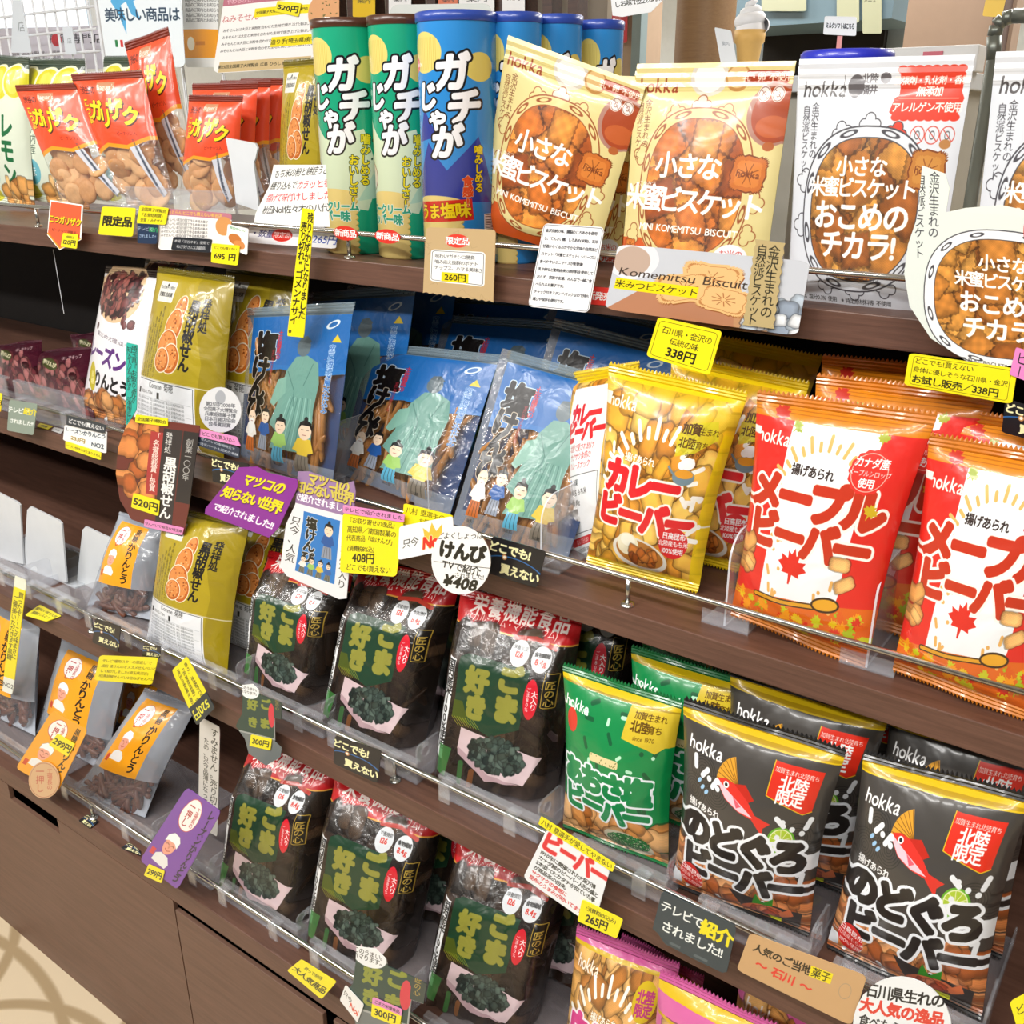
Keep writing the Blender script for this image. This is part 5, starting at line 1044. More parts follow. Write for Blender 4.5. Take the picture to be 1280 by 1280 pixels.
for i, t in enumerate(('金沢伝統の味、腸脳のじろあめを使用', 'し、てんさい糖、しろあめ(米飴)、玄米', '甘酒からくるおだやかな甘味の自然派ビ', 'スケット「米蜜ビスケット」シリーズに', '食べやすいミニサイズが新登場!', '乳や卵など動物由来の原材料を使用して', 'おらず、家族や友達、みんなで一緒に食', 'べられるお菓子です。', 'チャック付きスタンドパックなので持ち', '運びや保存も便利です。')): A.text(t, 14, 26 + i * 30, 13, '202024', an='l', b=.02)
card('info_card', 'white text card with ten lines of black print below the tilted cream pouch', 'card', P4(680, 279, 756, 284, 736, 391, 660, 383), .903, A)
card('sticker', 'small red sticker on the shelf edge between the white text card and biscuit card', 'sticker', P4(738, 358, 762, 360, 760, 382, 735, 380), .9185, CA(60, 56, 'e03830', ('新発売', .5, .5, 26, 'ffffff', bd())))
A = Art(620, 300, 'c8ccd4'); A.ell(60, 60, 90, 90, 'e4e4ea'); A.ell(60, 70, 62, 66, 'c0a898'); A.rect(160, 200, 620, 300, 'c09068'); A.poly([(0, 300), (120, 180), (420, 230), (430, 300)], 'b88060'); A.pieces(470, 150, 620, 300, 30, 30, ['8c98a8', 'b0bcc8', 'd8dce0'], seed=3)
for (x, y, s, a) in ((330, 110, 92, 4), (250, 160, 88, -16), (380, 190, 76, 12)):
    P = [(x_ * s * 1.05, y_ * s * .72) for x_, y_ in [(1 * (1 + .05 * (1 if i % 2 else -1)) * math.copysign(abs(math.cos(i * .0785)) ** .3, math.cos(i * .0785)), (1 + .05 * (1 if i % 2 else -1)) * math.copysign(abs(math.sin(i * .0785)) ** .3, math.sin(i * .0785))) for i in range(80)]]
    A.poly(xf(P, x + 3, y + 5, 1, a), '9c6030'); A.poly(xf(P, x, y, 1, a), 'e8bc80'); A.line(xf([(p[0] * .84, p[1] * .82) for p in P], x, y, 1, a), 2, 'b87840', close=True)
    for k in range(10):
        an_ = k * .628; A.line(xf([(s * .12 * math.cos(an_), s * .1 * math.sin(an_)), (s * .5 * math.cos(an_), s * .36 * math.sin(an_))], x, y, 1, a), 3, 'a86838')
A.text('Komemitsu Biscuits', 24, 118, 48, '3c3028', an='l', sx=1.08, skew=.1); A.rect(18, 150, 296, 200, 'f4dc10'); A.text('米みつビスケット', 157, 175, 35, K1)
card('info_card', 'landscape card picturing scalloped biscuits in front of the upright cream pouch', 'card', P4(773, 305, 1013, 327, 997, 420, 756, 386), .9, A, clearfilm=False)
c = bpy.data.objects['info_card.001']
A = Art(96, 250, 'bca878'); A.text('金沢生まれの', 64, 10, 36, K1, vert=True, sp=.98); A.text('自然派ビスケット', 26, 14, 33, K1, vert=True, sp=.88)
zs = [(0, i / 18) for i in range(19)]
card('kraft_strip', '', '', P4(944, 299, 982, 304, 968, 411, 928, 406), .8975, A, shape=[(.05 * (i % 2), 1 - i / 18) for i in range(19)] + [(1 - .05 * (i % 2), i / 18) for i in range(19)], parent=c)
card('price_tag', 'yellow price card reading 338 yen tilted above the front curry bag', 'price tag', P4(823, 396, 903, 414, 887, 469, 808, 445), .885, CA(240, 160, YB, ('石川県・金沢の', .5, .26, 27), ('伝統の味', .5, .48, 27), ('338円', .5, .74, 44, K1, bd()), border='40400c'))
# pouch-shaped white sign at the right
A = Art(520, 620, 'e4ebe2'); A.rect(0, 130, 520, 620, 'dfe6e0'); frame(A, 330, 396, 220, 190, 'f0f2f4', '46444a', BIS, 9)
A.text('金沢生まれの', 104, 16, 34, '3c3a40', vert=True); A.text('自然派ビスケット', 58, 26, 33, '3c3a40', vert=True); A.text('小さな', 330, 282, 52, 'fffdf8', b=.03); A.text('米蜜ビスケット', 336, 338, 50, 'fffdf8', b=.03, sp=.9); A.text('おこめの', 330, 412, 70, 'fffdf8', b=.035); A.text('チカラ!', 322, 494, 74, 'fffdf8', b=.035); A.text('NATURAL BISCUITS', 260, 606, 18, '46444a', ang=4)
A.ell(480, 170, 90, 90, 'e04830'); A.text('無添加', 470, 150, 52, 'fff0ea', b=.03); A.text('アレルゲン', 470, 206, 32, 'fff0ea')
card('sign', 'clear backed sign shaped like the white biscuit pouch, hanging at the right picture edge', 'sign', P4(1130, 205, 1334, 222, 1334, 470, 1124, 446), .885, A, shape=[(.12, 0), (.27, .03), (.3, .1), (.28, .22), (.4, .19), (.62, .16), (.8, .18), (1, .3), (1.02, .7), (.9, .92), (.6, 1.0), (.42, .98), (.2, .88), (.06, .72), (.02, .55), (.04, .4), (.1, .25)])
c = card('price_tag', 'yellow trial sale price card reading 338 yen below the pouch-shaped sign', 'price tag', P4(1137, 441, 1272, 461, 1265, 505, 1130, 481), .882, CA(400, 150, YB, ('どこでも!買えない', .06, .2, 27, K1, dict(an='l')), ('身体に優しそうな石川県・金沢', .06, .46, 25, K1, dict(an='l')), ('お試し販売／338円', .06, .76, 38, K1, dict(an='l', b=.02)), border='40400c'))
card('price_sticker', 'pink sticker', '', P4(1270, 434, 1290, 440, 1282, 476, 1262, 468), .8805, CA(60, 90, 'e888c8', ('ビー', .5, .1, 40, K1, dict(vert=True))), parent=c)
EARTH = lambda w, h, fs=40: (lambda A: ([A.ell(w * .45, h * 1.02, w * .75, h * .62, '2c68a8', ring=4)], A.ell(w * .3, h * .45, w * .05, w * .05, 'f0a860', al=.8), A.ell(w * .3, h * .45, w * .028, w * .028, 'fff8e8'), A.text('どこでも!', w * .36, h * .24, fs, 'f4f0b8', b=.05), A.text('買えない', w * .62, h * .76, fs, 'f4f0b8', b=.05), A)[-1])(Art(w, h, '1c1c20'))
card('shelf_tag', 'dark tag with planet glow half under the yellow trial sale card at right', 'tag', P4(1257, 498, 1330, 520, 1326, 560, 1252, 540), .884, EARTH(200, 120, 34))
# row B left
card('shelf_tag', 'translucent grey tag about television at the left end of the second shelf', 'tag', P4(12, 499.5, 47, 505, 42, 544, 9, 538), .782, CA(110, 120, '8c9c90', ('テレビで', .35, .3, 22, 'f4f8f4', bd()), ('紹介', .78, .28, 26, 'f0dc20', bd()), ('されました!!', .5, .65, 18, 'f4f8f4', bd())))
card('shelf_tag', 'sliver of a yellow tag touching the left picture edge above the translucent tag', 'tag', P4(-12, 488, 3, 492, 1, 515, -14, 510), .784, CA(50, 70, YB, ('円', .8, .5, 20)))
card('shelf_tag', 'small yellow label lying flat on the second shelf edge near the translucent tag', 'label', P4(50, 529, 66, 533, 60, 537, 46, 533), 0, CA(60, 30, 'e8d818', ('価格', .5, .5, 16)), flatz=.9915)
card('shelf_tag', 'small white label lying flat beside the small yellow label on the second shelf', 'label', P4(68, 534, 80, 537, 76, 542, 64, 538), 0, CA(60, 30, 'd8d8d8', ('NO1', .5, .5, 14)), flatz=.9915)
c = card('price_tag', 'white raisin karinto price tag numbered NO2 with dark header and yellow strip', 'price tag', P4(81, 531, 134, 539, 133, 567, 79, 550), .782, CA(180, 86, 'f4f6f6', ('レーズンかりんとう', .5, .24, 19, '304050', bd()), ('233円', .34, .68, 24, 'a08000', bd()), ('NO2', .8, .7, 24, '304050', bd())))
card('price_sticker', 'dark header', '', P4(84, 519, 133, 531, 131, 542, 83, 531), .7805, CA(170, 38, '343c44', ('どこでも!買えない', .5, .5, 19, 'f0f0f0', bd())), parent=c); card('price_sticker', 'yellow strip', '', P4(82, 551, 127, 566, 126, 575, 82, 560), .7805, CA(170, 34, YB, ('レーズン好きにはたまりません', .5, .5, 12)), parent=c)
card('sign', 'turquoise vertical strip standing between the raisin bag and the olive bag', 'sign', P4(158, 428, 172, 431, 171, 512, 158, 533), .80, (lambda A: (A.text('埼玉県「お取り寄せ', 36, 6, 24, K1, vert=True), A.text('知る人ぞ知る。全国区', 14, 14, 24, K1, vert=True), A)[-1])(Art(50, 260, '28b8a8')))
A = Art(330, 480, '6c2c28'); A.pieces(20, 40, 130, 330, 22, 44, ['b8602c', 'dc8848', 'e8a060', 'e09050'], 'round', seed=12, asp=(.8, 1)); A.rect(120, 50, 178, 330, 'b03838'); A.text('「名誉総裁賞」受賞', 150, 56, 30, 'f4e4d8', vert=True, b=.02, sp=.96)
A.rect(178, 30, 262, 460, '302c30'); A.text('発祥処', 204, 44, 30, 'f4f4f0', vert=True); A.text('黒胡椒せん', 222, 150, 56, 'f4f4f0', vert=True, b=.04); A.rect(266, 30, 330, 340, '28262a'); A.text('創業一〇〇年', 296, 60, 30, 'c8c8c4', vert=True)
c = card('price_card', 'large rounded rice cracker sign with orange crackers and 520 yen sticker', 'price card', P4(158, 520, 250, 532, 232, 668, 152, 650), .775, A, shape=[(.1, 0), (1, 0), (1, .72), (.98, 1), (.5, 1), (.16, .97), (-.04, .8), (-.12, .55), (-.1, .3), (0, .1)])
card('price_sticker', 'yellow header', '', P4(170, 518, 210, 523, 210, 533, 169, 528), .7735, CA(140, 40, YB, ('全国菓子博覧会', .5, .5, 18, K1)), parent=c); card('price_sticker', 'yellow price', '', P4(167, 616, 200, 626, 198, 645, 164, 634), .7735, CA(110, 66, YB, ('520円', .5, .5, 38, K1, bd())), parent=c); card('price_sticker', 'pink strip', '', P4(181, 649, 230, 660, 228, 669, 180, 658), .7735, CA(160, 36, 'e890c8', ('せんべいで有名な埼玉県', .5, .5, 14, K1)), parent=c)
A = Art(180, 200, 'dcdee2'); A.ell(90, 44, 22, 30, 'a8acb4')
for i, t in enumerate(('第25回/2008年', '全国菓子大博覧会', '兵庫姫路菓子博', '日本百貨店協会', '会長賞受賞')): A.text(t, 90, 76 + i * 22, 19 - (i == 1), '585c64', b=.02)
card('award_card', 'pale round award card overlapping the foot of the olive bag on the second shelf', 'card', P4(251, 482, 303, 486, 301, 543, 248, 538), .79, A, shape=ellpts(.5, .5, .5, .5))
c = card('price_tag', 'small navy tag with pink header to the right of the rice cracker sign', 'tag', P4(246, 543, 300, 560, 299, 573, 244, 556), .778, CA(190, 60, '283448', ('せんべいの本場埼玉で', .5, .25, 15, 'e8ecf4'), ('一流デパートも認めた老舗', .5, .7, 15, 'e8ecf4')))
card('price_sticker', 'pink header', '', P4(247, 535, 296, 546, 301, 558, 247, 545), .777, CA(180, 36, 'e890c8', ('どこでも買えない', .5, .5, 18)), parent=c)
card('shelf_tag', 'dark tag with a planet glow partly covered by the bright purple card', 'tag', P4(265, 570, 312, 580, 304, 610, 266, 602), .782, EARTH(160, 100, 30))
def matsu(w, h, pale=False):
    A = Art(w, h, '9c7ca8' if pale else '8c2c98'); y = 'd8c858' if pale else 'f0e020'; k = dict(b=.05, sh=(3, 3, '3c1048'))
    A.text('マツコの', w * .55, h * .2, 52, y, **k); A.text('知らない世界', w * .5, h * .5, 52, y, sp=.92, **k); A.text('で紹介されました!!', w * .5, h * .8, 34, 'f8f4fc', b=.04); return A
card('sign', 'bright purple television card with yellow and white words beside the leftmost blue bag', 'sign', P4(296, 582, 376, 600, 342, 674, 253, 641), .772, matsu(330, 250), shape=[(.05, .02), (.3, -.06), (.5, 0), (.95, 0), (1, .1), (1, .8), (.94, 1), (.4, 1), (.04, 1), (0, .9), (.02, .5)])
c = card('sign', 'pale purple card above a small picture of the blue bag, beneath the leftmost blue bag', 'sign', P4(372, 586, 446, 602, 433, 752, 350, 722), .776, (lambda A, B: (A.blend(0, 0, np.ones((150, 300), np.float32), B.p[:, :, :3].copy()), A.text('只今、人気', 30, 210, 44, K1, vert=True, skew=.1), A.text('海洋深層水入り', 272, 190, 40, K1, vert=True), A.rect(62, 176, 240, 460, '2c7cc8'), A.text('塩けんぴ', 104, 196, 52, K1, vert=True, b=.05, ol=.04, olc='f0f0f0'), figurine(A, 190, 250, 26, '2458a0', '9098a8'), [figurine(A, 90 + i * 38, 400, 14, k, '7c7c70') for i, k in enumerate(('f0ece4', '9cc868', 'e0c040', '3c68a8'))], A)[-1])(Art(300, 520, 'ecedf0'), matsu(300, 150, True)), shape=[(.02, .02), (.2, 0), (.5, .02), (.8, .04), (.95, 0), (1, .08), (1, .97), (.9, 1), (.1, .96), (-.02, .9), (-.04, .5), (.06, .3)])
c = card('price_tag', 'yellow price card reading 408 yen with a pink header below the middle blue bag', 'price tag', P4(429, 640, 505, 650, 495.6, 721, 425, 715), .768, CA(240, 200, YB, ('『お取り寄せの逸品』', .5, .12, 20), ('高知県／南国製菓の', .5, .27, 22), ('代表商品「塩けんぴ」', .5, .41, 20), ('(消費税8%込)', .35, .58, 19), ('408円', .4, .73, 35, K1, bd()), ('どこでも!買えない', .5, .9, 23), border=None))
card('price_sticker', 'pink header', '', P4(429, 631, 506, 643, 505, 653, 429, 641), .7665, CA(230, 36, 'e890c8', ('テレビで紹介されました', .5, .5, 20)), parent=c)
card('price_tag', 'yellow tag half hidden behind the white number one card', 'tag', P4(505, 629, 566, 644, 564, 665, 503, 655), .772, CA(190, 70, YB, ('八村 塁選手の', .45, .3, 24, '504800'), ('お気に入り', .6, .72, 20, '504800')))
A = Art(220, 120, 'f2f4f6'); A.text('只今', 48, 66, 32, K1); A.poly([(104, 70), (98, 22), (122, 44), (136, 8), (152, 44), (178, 20), (172, 70)], 'e8c040'); A.text('No.1', 138, 78, 52, 'e03020', b=.07, ol=.05, olc='f8e8a0', sx=.85)
card('sign', 'white card with a gold crown and red number one over the shelf edge', 'sign', P4(499.5, 658, 566, 645, 568.5, 685.5, 497.6, 700), .766, A)
A = Art(230, 260, 'f4f4f2'); A.text('ほどよくしょっぱく', 110, 36, 26, K1, skew=.2, ang=-4); A.text('TVで紹介', 118, 156, 34, K1, b=.02, ang=8); A.text('けんぴ', 118, 96, 66, K1, b=.07, ang=5, sx=.9); A.text('されました!', 150, 186, 22, K1); A.text('¥408', 118, 214, 56, K1, b=.05, skew=.2, ang=6); A.line([(10, 140), (230, 150)], 2, K1)
card('sign', 'round white handwritten sign reading 408 yen below the right blue bag', 'sign', P4(541, 655, 615, 660, 612, 746, 538, 740), .764, A, shape=ellpts(.5, .5, .5, .5))
card('shelf_tag', 'dark planet glow tag below the right blue bag, beside the round white sign', 'tag', P4(615, 670, 683, 689, 671, 735, 609, 716), .79, EARTH(200, 140, 38))
# row C
A = Art(46, 400, YB); A.text('買ったぞー!この味まさに', 32, 44, 19, K1, vert=True); A.text('ご褒美いただきます黒糖', 14, 60, 20, K1, vert=True); A.rect(0, 0, 46, 34, 'f0f4e0'); A.rect(0, 345, 46, 400, 'f0f4e8'); A.text('NO2', 23, 372, 21, '303030')
card('sign', 'tall narrow yellow strip with white ends hanging near the left picture edge', 'sign', P4(19, 719, 33.6, 725, 16, 868, 3, 863), .685, A, curl=.004)
card('shelf_tag', 'yellow label lying flat on the third shelf edge in front of the bookends', 'label', P4(50, 756, 77, 770, 58, 777, 31, 769), 0, CA(120, 60, YB, ('懐かしい味で人気', .5, .3, 14), ('黒糖かりんとう', .5, .65, 14)), flatz=.7175)
card('shelf_tag', 'dark planet glow tag clipped below the small karinto bag on the third shelf', 'tag', P4(119.5, 773, 151.5, 783, 147.6, 815, 115.6, 803), .688, EARTH(130, 120, 26))
card('shelf_tag', 'small dark planet glow tag under the olive bag on the third shelf', 'tag', P4(180, 805, 201, 808, 200, 823, 178, 820), .69, EARTH(90, 66, 18))
A = Art(230, 120, YB); 
for i, t in enumerate(('テレビ"爆笑!スターの恩返し"で', '成田 凌さんのオススメせんべいと', 'して紹介しました(埼玉県深谷)', '1位黒胡椒せんべい2位ねぎせんべい')): A.text(t, 16, 24 + i * 24, 14, '504400', an='l')
card('price_tag', 'plain yellow card with four small lines of text left of the diagonal yellow tag', 'tag', P4(125, 819, 198, 822, 190, 856, 118, 850), .685, A)
A = Art(190, 110, YB)
for i, t in enumerate(('香り、本格的で胡椒味', '「名誉総裁賞」受賞', '埼玉の銘菓を直送します')): A.text(t, 10, 24 + i * 27, 16, K1, an='l')
A.rect(130, 0, 190, 110, '203038'); A.text('520円', 162, 56, 34, 'f0e840', ang=90, b=.03)
card('price_tag', 'diagonal yellow tag with a dark 520 yen end below the olive bag', 'price tag', [(233.5, 820), (269, 885), (246, 907), (215, 838)], .682, A)
card('sign', 'white vertical sign with handwritten black characters between karinto and sesame bags', 'sign', P4(250, 896, 275, 909, 272, 1046, 248, 1032), .70, (lambda A: (A.text('すみません。売り切れの', 62, 14, 30, K1, vert=True, skew=.1), A.text('ため、只今品薄になって', 28, 60, 22, K1, vert=True), A)[-1])(Art(84, 400, 'd8d4cc')))
def minigoma(w, h):
    A = Art(w, h, 'a8aca8'); A.rect(0, h * .1, w * .84, h * .62, '26443c')
    for t, x, y in (('ご', .62, .22), ('ま', .6, .46), ('好', .3, .26), ('き', .3, .48)): A.text(t, w * x, h * y, w * .26, '8c9434', b=.07)
    A.ell(w * .78, h * .34, w * .08, h * .15, 'd83848'); A.rect(0, h * .64, w, h, '707878'); A.ell(w * .22, h * .09, w * .25, h * .1, 'f4f6f6'); A.text('このうまい。', w * .22, h * .065, w * .08, K1); A.text('ハマります。', w * .22, h * .115, w * .08, K1)
    A.rect(w * .84, h * .1, w, h * .36, '30403c'); A.text('匠の心', w * .92, h * .12, w * .09, 'c8a848', vert=True); return A
SHG = [(.02, .04), (.3, 0), (.46, .06), (.5, .12), (.9, .14), (1.04, .16), (1.02, .36), (.86, .36), (.86, .66), (1.02, .72), (.98, .84), (.64, 1.0), (.22, .9), (.12, .72), (-.12, .58), (-.06, .5), (.04, .4), (.04, .2)]
c = card('sign', 'bag-shaped dark green sesame cracker sign with 300 yen tag on the third shelf rail', 'sign', P4(302, 852, 350, 862, 352, 962, 300, 948), .684, minigoma(200, 400), shape=SHG)
card('price_sticker', 'yellow price', '', P4(314, 918, 340, 924, 338, 938, 312, 932), .6825, CA(110, 60, YB, ('300円', .5, .5, 34, K1, bd())), parent=c)
card('shelf_tag', 'dark planet glow tag below the middle sesame bag on the third shelf', 'tag', P4(419, 919, 477, 938, 471.5, 979, 417, 954), .69, EARTH(180, 130, 34))
A = Art(300, 250, 'eef2f6'); A.text('ビーバー', 150, 46, 84, 'e03438', b=.06, ol=.03, olc='f8c8c8', sp=.92, sx=.95)
for i, (t, cl) in enumerate((('1970年に開催された大阪万博', K1), ('カナダ館のビーバー人形の歯と', K1), ('2本並べたカタチが似ていた事', K1), ('が商品名の由来。', K1), ('サクサクの食感に', 'd03030'), ('昆布のうまみが効いてます。', 'd03030'))): A.text(t, 18, 100 + i * 25, 19, cl, an='l', b=.02)
c = card('info_card', 'white text card with red title hanging left below the green bag', 'card', P4(684, 1036, 763, 1086, 742, 1158, 654, 1097), .686, A)
card('price_sticker', 'yellow header strip', '', P4(676.6, 1020, 769.5, 1080, 765.6, 1090, 673, 1030), .6845, CA(340, 36, YB, ('八村 塁選手が愛してやまない', .5, .5, 24)), parent=c); card('price_sticker', 'yellow price sticker reading 265 yen', '', P4(728, 1124, 779, 1149, 771, 1173, 722, 1151), .684, CA(160, 80, YB, ('(消費税8%込み)', .5, .28, 17), ('265円', .45, .68, 34, K1, bd())), parent=c)
A = Art(280, 190, '38444a'); A.text('テレビで', 86, 52, 40, 'f0f4f0', b=.03); A.text('紹介', 218, 60, 60, 'f0e020', b=.05); A.text('されました!!', 140, 122, 42, 'f0f4f0', b=.03); A.rect(70, 168, 110, 178, '586468'); A.rect(160, 170, 210, 180, '586468')
card('sign', 'slate blackboard style card about television below the dark bag', 'sign', P4(828, 1113, 921, 1157, 908, 1218, 813, 1172), .684, A, shape=[(.03, 0), (.97, 0), (1, .06), (1, .94), (.95, 1.0), (.6, 1.0), (.2, .98), (.08, .84), (0, .8), (0, .05)])
A = Art(400, 170, 'cca474'); A.text('人気のご当地', 128, 48, 34, '302818', b=.03); A.rect(226, 30, 300, 66, 'f0dc20'); A.text('菓子', 263, 48, 32, K1); A.text('～ 石川 ～', 150, 108, 40, 'e04030', b=.04); A.ell(350, 70, 20, 26, 'b09878', ring=2)
card('sign', 'brown kraft paper card naming a popular local sweet, beside the blackboard style card', 'sign', P4(937.5, 1166, 1084, 1220, 1064, 1282, 921, 1212), .686, A)
A = Art(320, 330, 'eef2f4'); A.text('石川県生れの', 170, 60, 44, '242424', ang=8, b=.03, sp=.98); A.text('大人気の逸品', 160, 112, 46, 'e04838', ang=10, b=.05); A.text('食べたら!買い', 130, 160, 36, '242424', ang=12, b=.02); A.rect(60, 196, 180, 240, 'f0dc20'); A.text('338円', 120, 218, 34, K1)
card('sign', 'round white handwritten card in black and red at the bottom right', 'sign', P4(1066, 1219, 1190, 1222, 1190, 1348, 1066, 1346), .682, A, shape=ellpts(.5, .5, .5, .5))
card('price_tag', 'corner of a yellow tag at the bottom right picture corner', 'tag', P4(1262, 1252, 1330, 1216, 1338, 1270, 1276, 1300), .684, CA(160, 120, YB, ('どこでも', .4, .3, 28), ('買えない', .5, .65, 28)))
# row D
A = Art(190, 270, 'f0a018'); klabel(A, 0, 0, 190, 270)
c = card('sign', 'orange karinto tag tilted, with a wooden disc at its foot, on the lowest shelf', 'sign', [(65.5, 888), (110, 912), (72, 990), (20, 960)], .604, A)
card('wooden_disc', 'pale wooden disc', '', P4(36, 952, 75, 952, 75, 998, 36, 998), .602, (lambda A: (A.ell(60, 70, 56, 66, 'b87058', ring=2), A.text('一押し', 44, 20, 32, 'c05040', vert=True), A.text('工場長の', 82, 26, 20, 'c05040', vert=True), A)[-1])(Art(120, 140, 'd8b084')), shape=ellpts(.5, .5, .5, .5), parent=c); card('price_sticker', 'yellow price sticker reading 299 yen', '', P4(72, 917, 94, 930, 85, 946, 61, 931), .6025, CA(110, 70, YB, ('299円', .5, .5, 38, K1, bd())), parent=c)
card('shelf_tag', 'dark label lying flat on the lowest shelf, nearer the orange tag', 'label', P4(110, 1018, 124, 1027, 112, 1036, 98, 1026), 0, EARTH(110, 70, 24), flatz=.4315)
card('shelf_tag', 'dark label lying flat on the lowest shelf, nearer the purple tag', 'label', P4(162, 1053, 176, 1064, 176, 1070, 151, 1060), 0, EARTH(110, 70, 24), flatz=.4315)
A = Art(200, 300, '7c48a8'); klabel(A, 0, 0, 200, 300, '7c48a8', 'レーズンかりんとう', ''); 
A = Art(200, 300, '7c48a8'); A.ell(82, 66, 46, 56, 'fff8f4'); A.ell(82, 66, 46, 56, 'c04040', ring=2); A.text('工場長の', 104, 30, 18, 'b03030', vert=True); A.text('一押し', 70, 24, 28, 'b03030', vert=True, b=.02); chef(A, 74, 190, 32); A.rect(14, 226, 34, 252, 'd84048'); A.text('レーズンかりんとう', 168, 14, 32, '1c1028', vert=True, b=.04, sp=.94)
c = card('sign', 'purple raisin karinto tag with a cook portrait tilted over the lowest shelf edge', 'sign', [(233.5, 984), (277, 1014.6), (222, 1112), (175, 1075)], .602, A); card('price_sticker', 'yellow price sticker reading 299 yen', '', P4(186, 1080, 206, 1089, 202, 1104, 180, 1094), .6005, CA(110, 60, YB, ('299円', .5, .5, 34, K1, bd())), parent=c)
card('price_tag', 'yellow tag announcing a popular product near the bottom edge below the sesame bags', 'tag', [(376.6, 1199), (421, 1227), (402, 1249), (359, 1213)], .602, CA(230, 130, YB, ('買って!納得', .45, .24, 22), ('大人気商品', .5, .62, 42, K1, bd())))
c = card('sign', 'bag-shaped dark green sesame cracker sign at the bottom picture edge', 'sign', P4(445, 1177, 532, 1208, 520, 1330, 428, 1300), .598, minigoma(260, 380), shape=SHG)
card('price_sticker', 'yellow price with pink header', '', P4(466, 1246, 503, 1262, 500, 1284, 464, 1270), .5965, (lambda A: (A.rect(0, 0, 140, 32, 'e890c8'), A.text('ごまの栄養食品', 70, 16, 17, K1), A.text('300円', 66, 62, 40, K1, b=.03), A)[-1])(Art(140, 92, YB)), parent=c)
card('price_sticker', 'white crown sticker', '', P4(432, 1231, 455, 1256, 447, 1278, 425, 1250), .5965, CA(90, 70, 'f4f4f2', ('只今', .25, .4, 20), ('No1', .68, .6, 26, 'e04828', bd())), parent=c)

# ---------------------------------------------------------------- behind the top shelf
v, f = [], []
WG = plain('white_wire', 'eceff4', .4); y = 1.75; g0 = at(60, 60, y)
wg = thing('wire_grid', 'white wire grid panel behind the lemon bags at upper left', 'wire grid', (g0[0], y, 0))
z0, z1 = at(0, 130, y)[2], at(0, -60, y)[2]; xa, xb = at(-60, 40, y)[0], at(124, 40, y)[0]
L = [];  x = xa; zz0 = 1.30
while x <= xb: v, f = rod((x - g0[0], 0, zz0), (x - g0[0], 0, 2.1), .0035, 6); link('wire', v, f, WG, wg); x += .055
z = zz0 + .02
while z < 2.1: v, f = rod((xa - g0[0], -.006, z), (xb - g0[0], -.006, z), .0035, 6); link('wire', v, f, WG, wg); z += .055
for sx_ in (xa - .01, xb + .01): v, f = rod((sx_ - g0[0], 0, 0), (sx_ - g0[0], 0, 2.1), .008, 8); link('grid_post', v, f, WG, wg)
for i, (q, txt, lb) in enumerate((([(16, 0), (26, 0), (40, 66), (14, 66)], '', 'white hanging hook card on the wire grid, left one'), ([(78, 34), (90, 34), (96, 68), (82, 68)], '', 'white hanging hook card on the wire grid, right one'))): card('hook_card', lb, 'card', q, 1.73, CA(60, 120, 'e8f0f8', ('店', .5, .5, 24, '9098a0')))
card('poster', 'pale poster behind the wire grid with a few dark and red characters', 'poster', P4(-30, 36, 132, 32, 136, 86, -26, 88), 1.95, (lambda A: (A.text('店', 150, 36, 34, '282830'), A.text('煎餅専門店', 330, 40, 34, '282830'), A.ell(270, 44, 16, 22, 'c02838'), [A.text('全国有名銘菓を集めました各地', 110, 86 + i * 16, 12, '606068', an='l') for i in range(3)], A)[-1])(Art(420, 140, 'd0ccd8')))
card('poster', 'white poster with a blue Italy shape and flag above the raised orange bag', 'poster', P4(119, -24, 224, -28, 232, 84, 134, 82), 1.45, (lambda A: (A.poly([(60, 10), (150, 0), (170, 40), (130, 60), (150, 110), (120, 96), (104, 60), (84, 70), (96, 110), (92, 150), (70, 90), (48, 60)], '58b0e4'), A.text('世界の有名で', 150, 26, 34, '284058'), A.text('美味しい商品は', 150, 96, 38, '284058', b=.02), A.rect(44, 166, 54, 186, '208048'), A.rect(54, 166, 64, 186, 'f8f8f8'), A.rect(64, 166, 74, 186, 'd83838'), A)[-1])(Art(290, 240, 'eef6fc')))
A = Art(140, 260, 'e4e4e2'); A.rect(0, 140, 140, 230, 'e89818'); A.ell(30, 185, 16, 22, 'f8f0d8'); A.rect(50, 178, 90, 190, 'c87818')
for i in range(7): A.text('商品のご案内とお知らせ', 12, 16 + i * 16, 12, '484848', an='l')
card('poster', 'cream leaflet with an orange block between the Italy poster and the rice cracker poster', 'poster', P4(226, -20, 274, -20, 272, 84, 232, 84), 1.5, A)
A = Art(420, 330, 'f0efec'); A.rect(0, 52, 420, 92, 'b87080'); A.rect(10, 26, 230, 60, 'f0dc18'); A.text('埼玉県の有名せんべい専門店', 120, 42, 17, K1); A.rect(20, 290, 330, 328, 'd0b888'); A.text('第25回全国菓子大博覧会 広島 ひろしま菓子博2013年', 170, 308, 13, K1)
A.text('やわらかさ!', 60, 78, 18, 'f0d0d8'); A.text('ねみそせん', 70, 138, 26, 'c06868'); A.rect(118, 112, 320, 142, 'f0dc18'); A.text('全国菓子大博覧会の菓子工房と専門店', 216, 127, 11, K1)
for i in range(4): A.text('みそせんとは大豆と米粉を合わせた生地で焼き上げた香ばしい味わい', 16, 178 + i * 24, 11, '303030', an='l')
A.ell(400, 150, 90, 90, 'd8a070'); 
r = random.Random(2)
for i in range(30): A.ell(400 + r.uniform(-80, 18), 150 + r.uniform(-80, 80), 4, 2, '6c6838', r.uniform(0, 180))
A.rect(190, 216, 420, 250, 'f0dc18'); A.text('造り手(埼玉県)有名お煎餅専門', 305, 233, 17, K1)
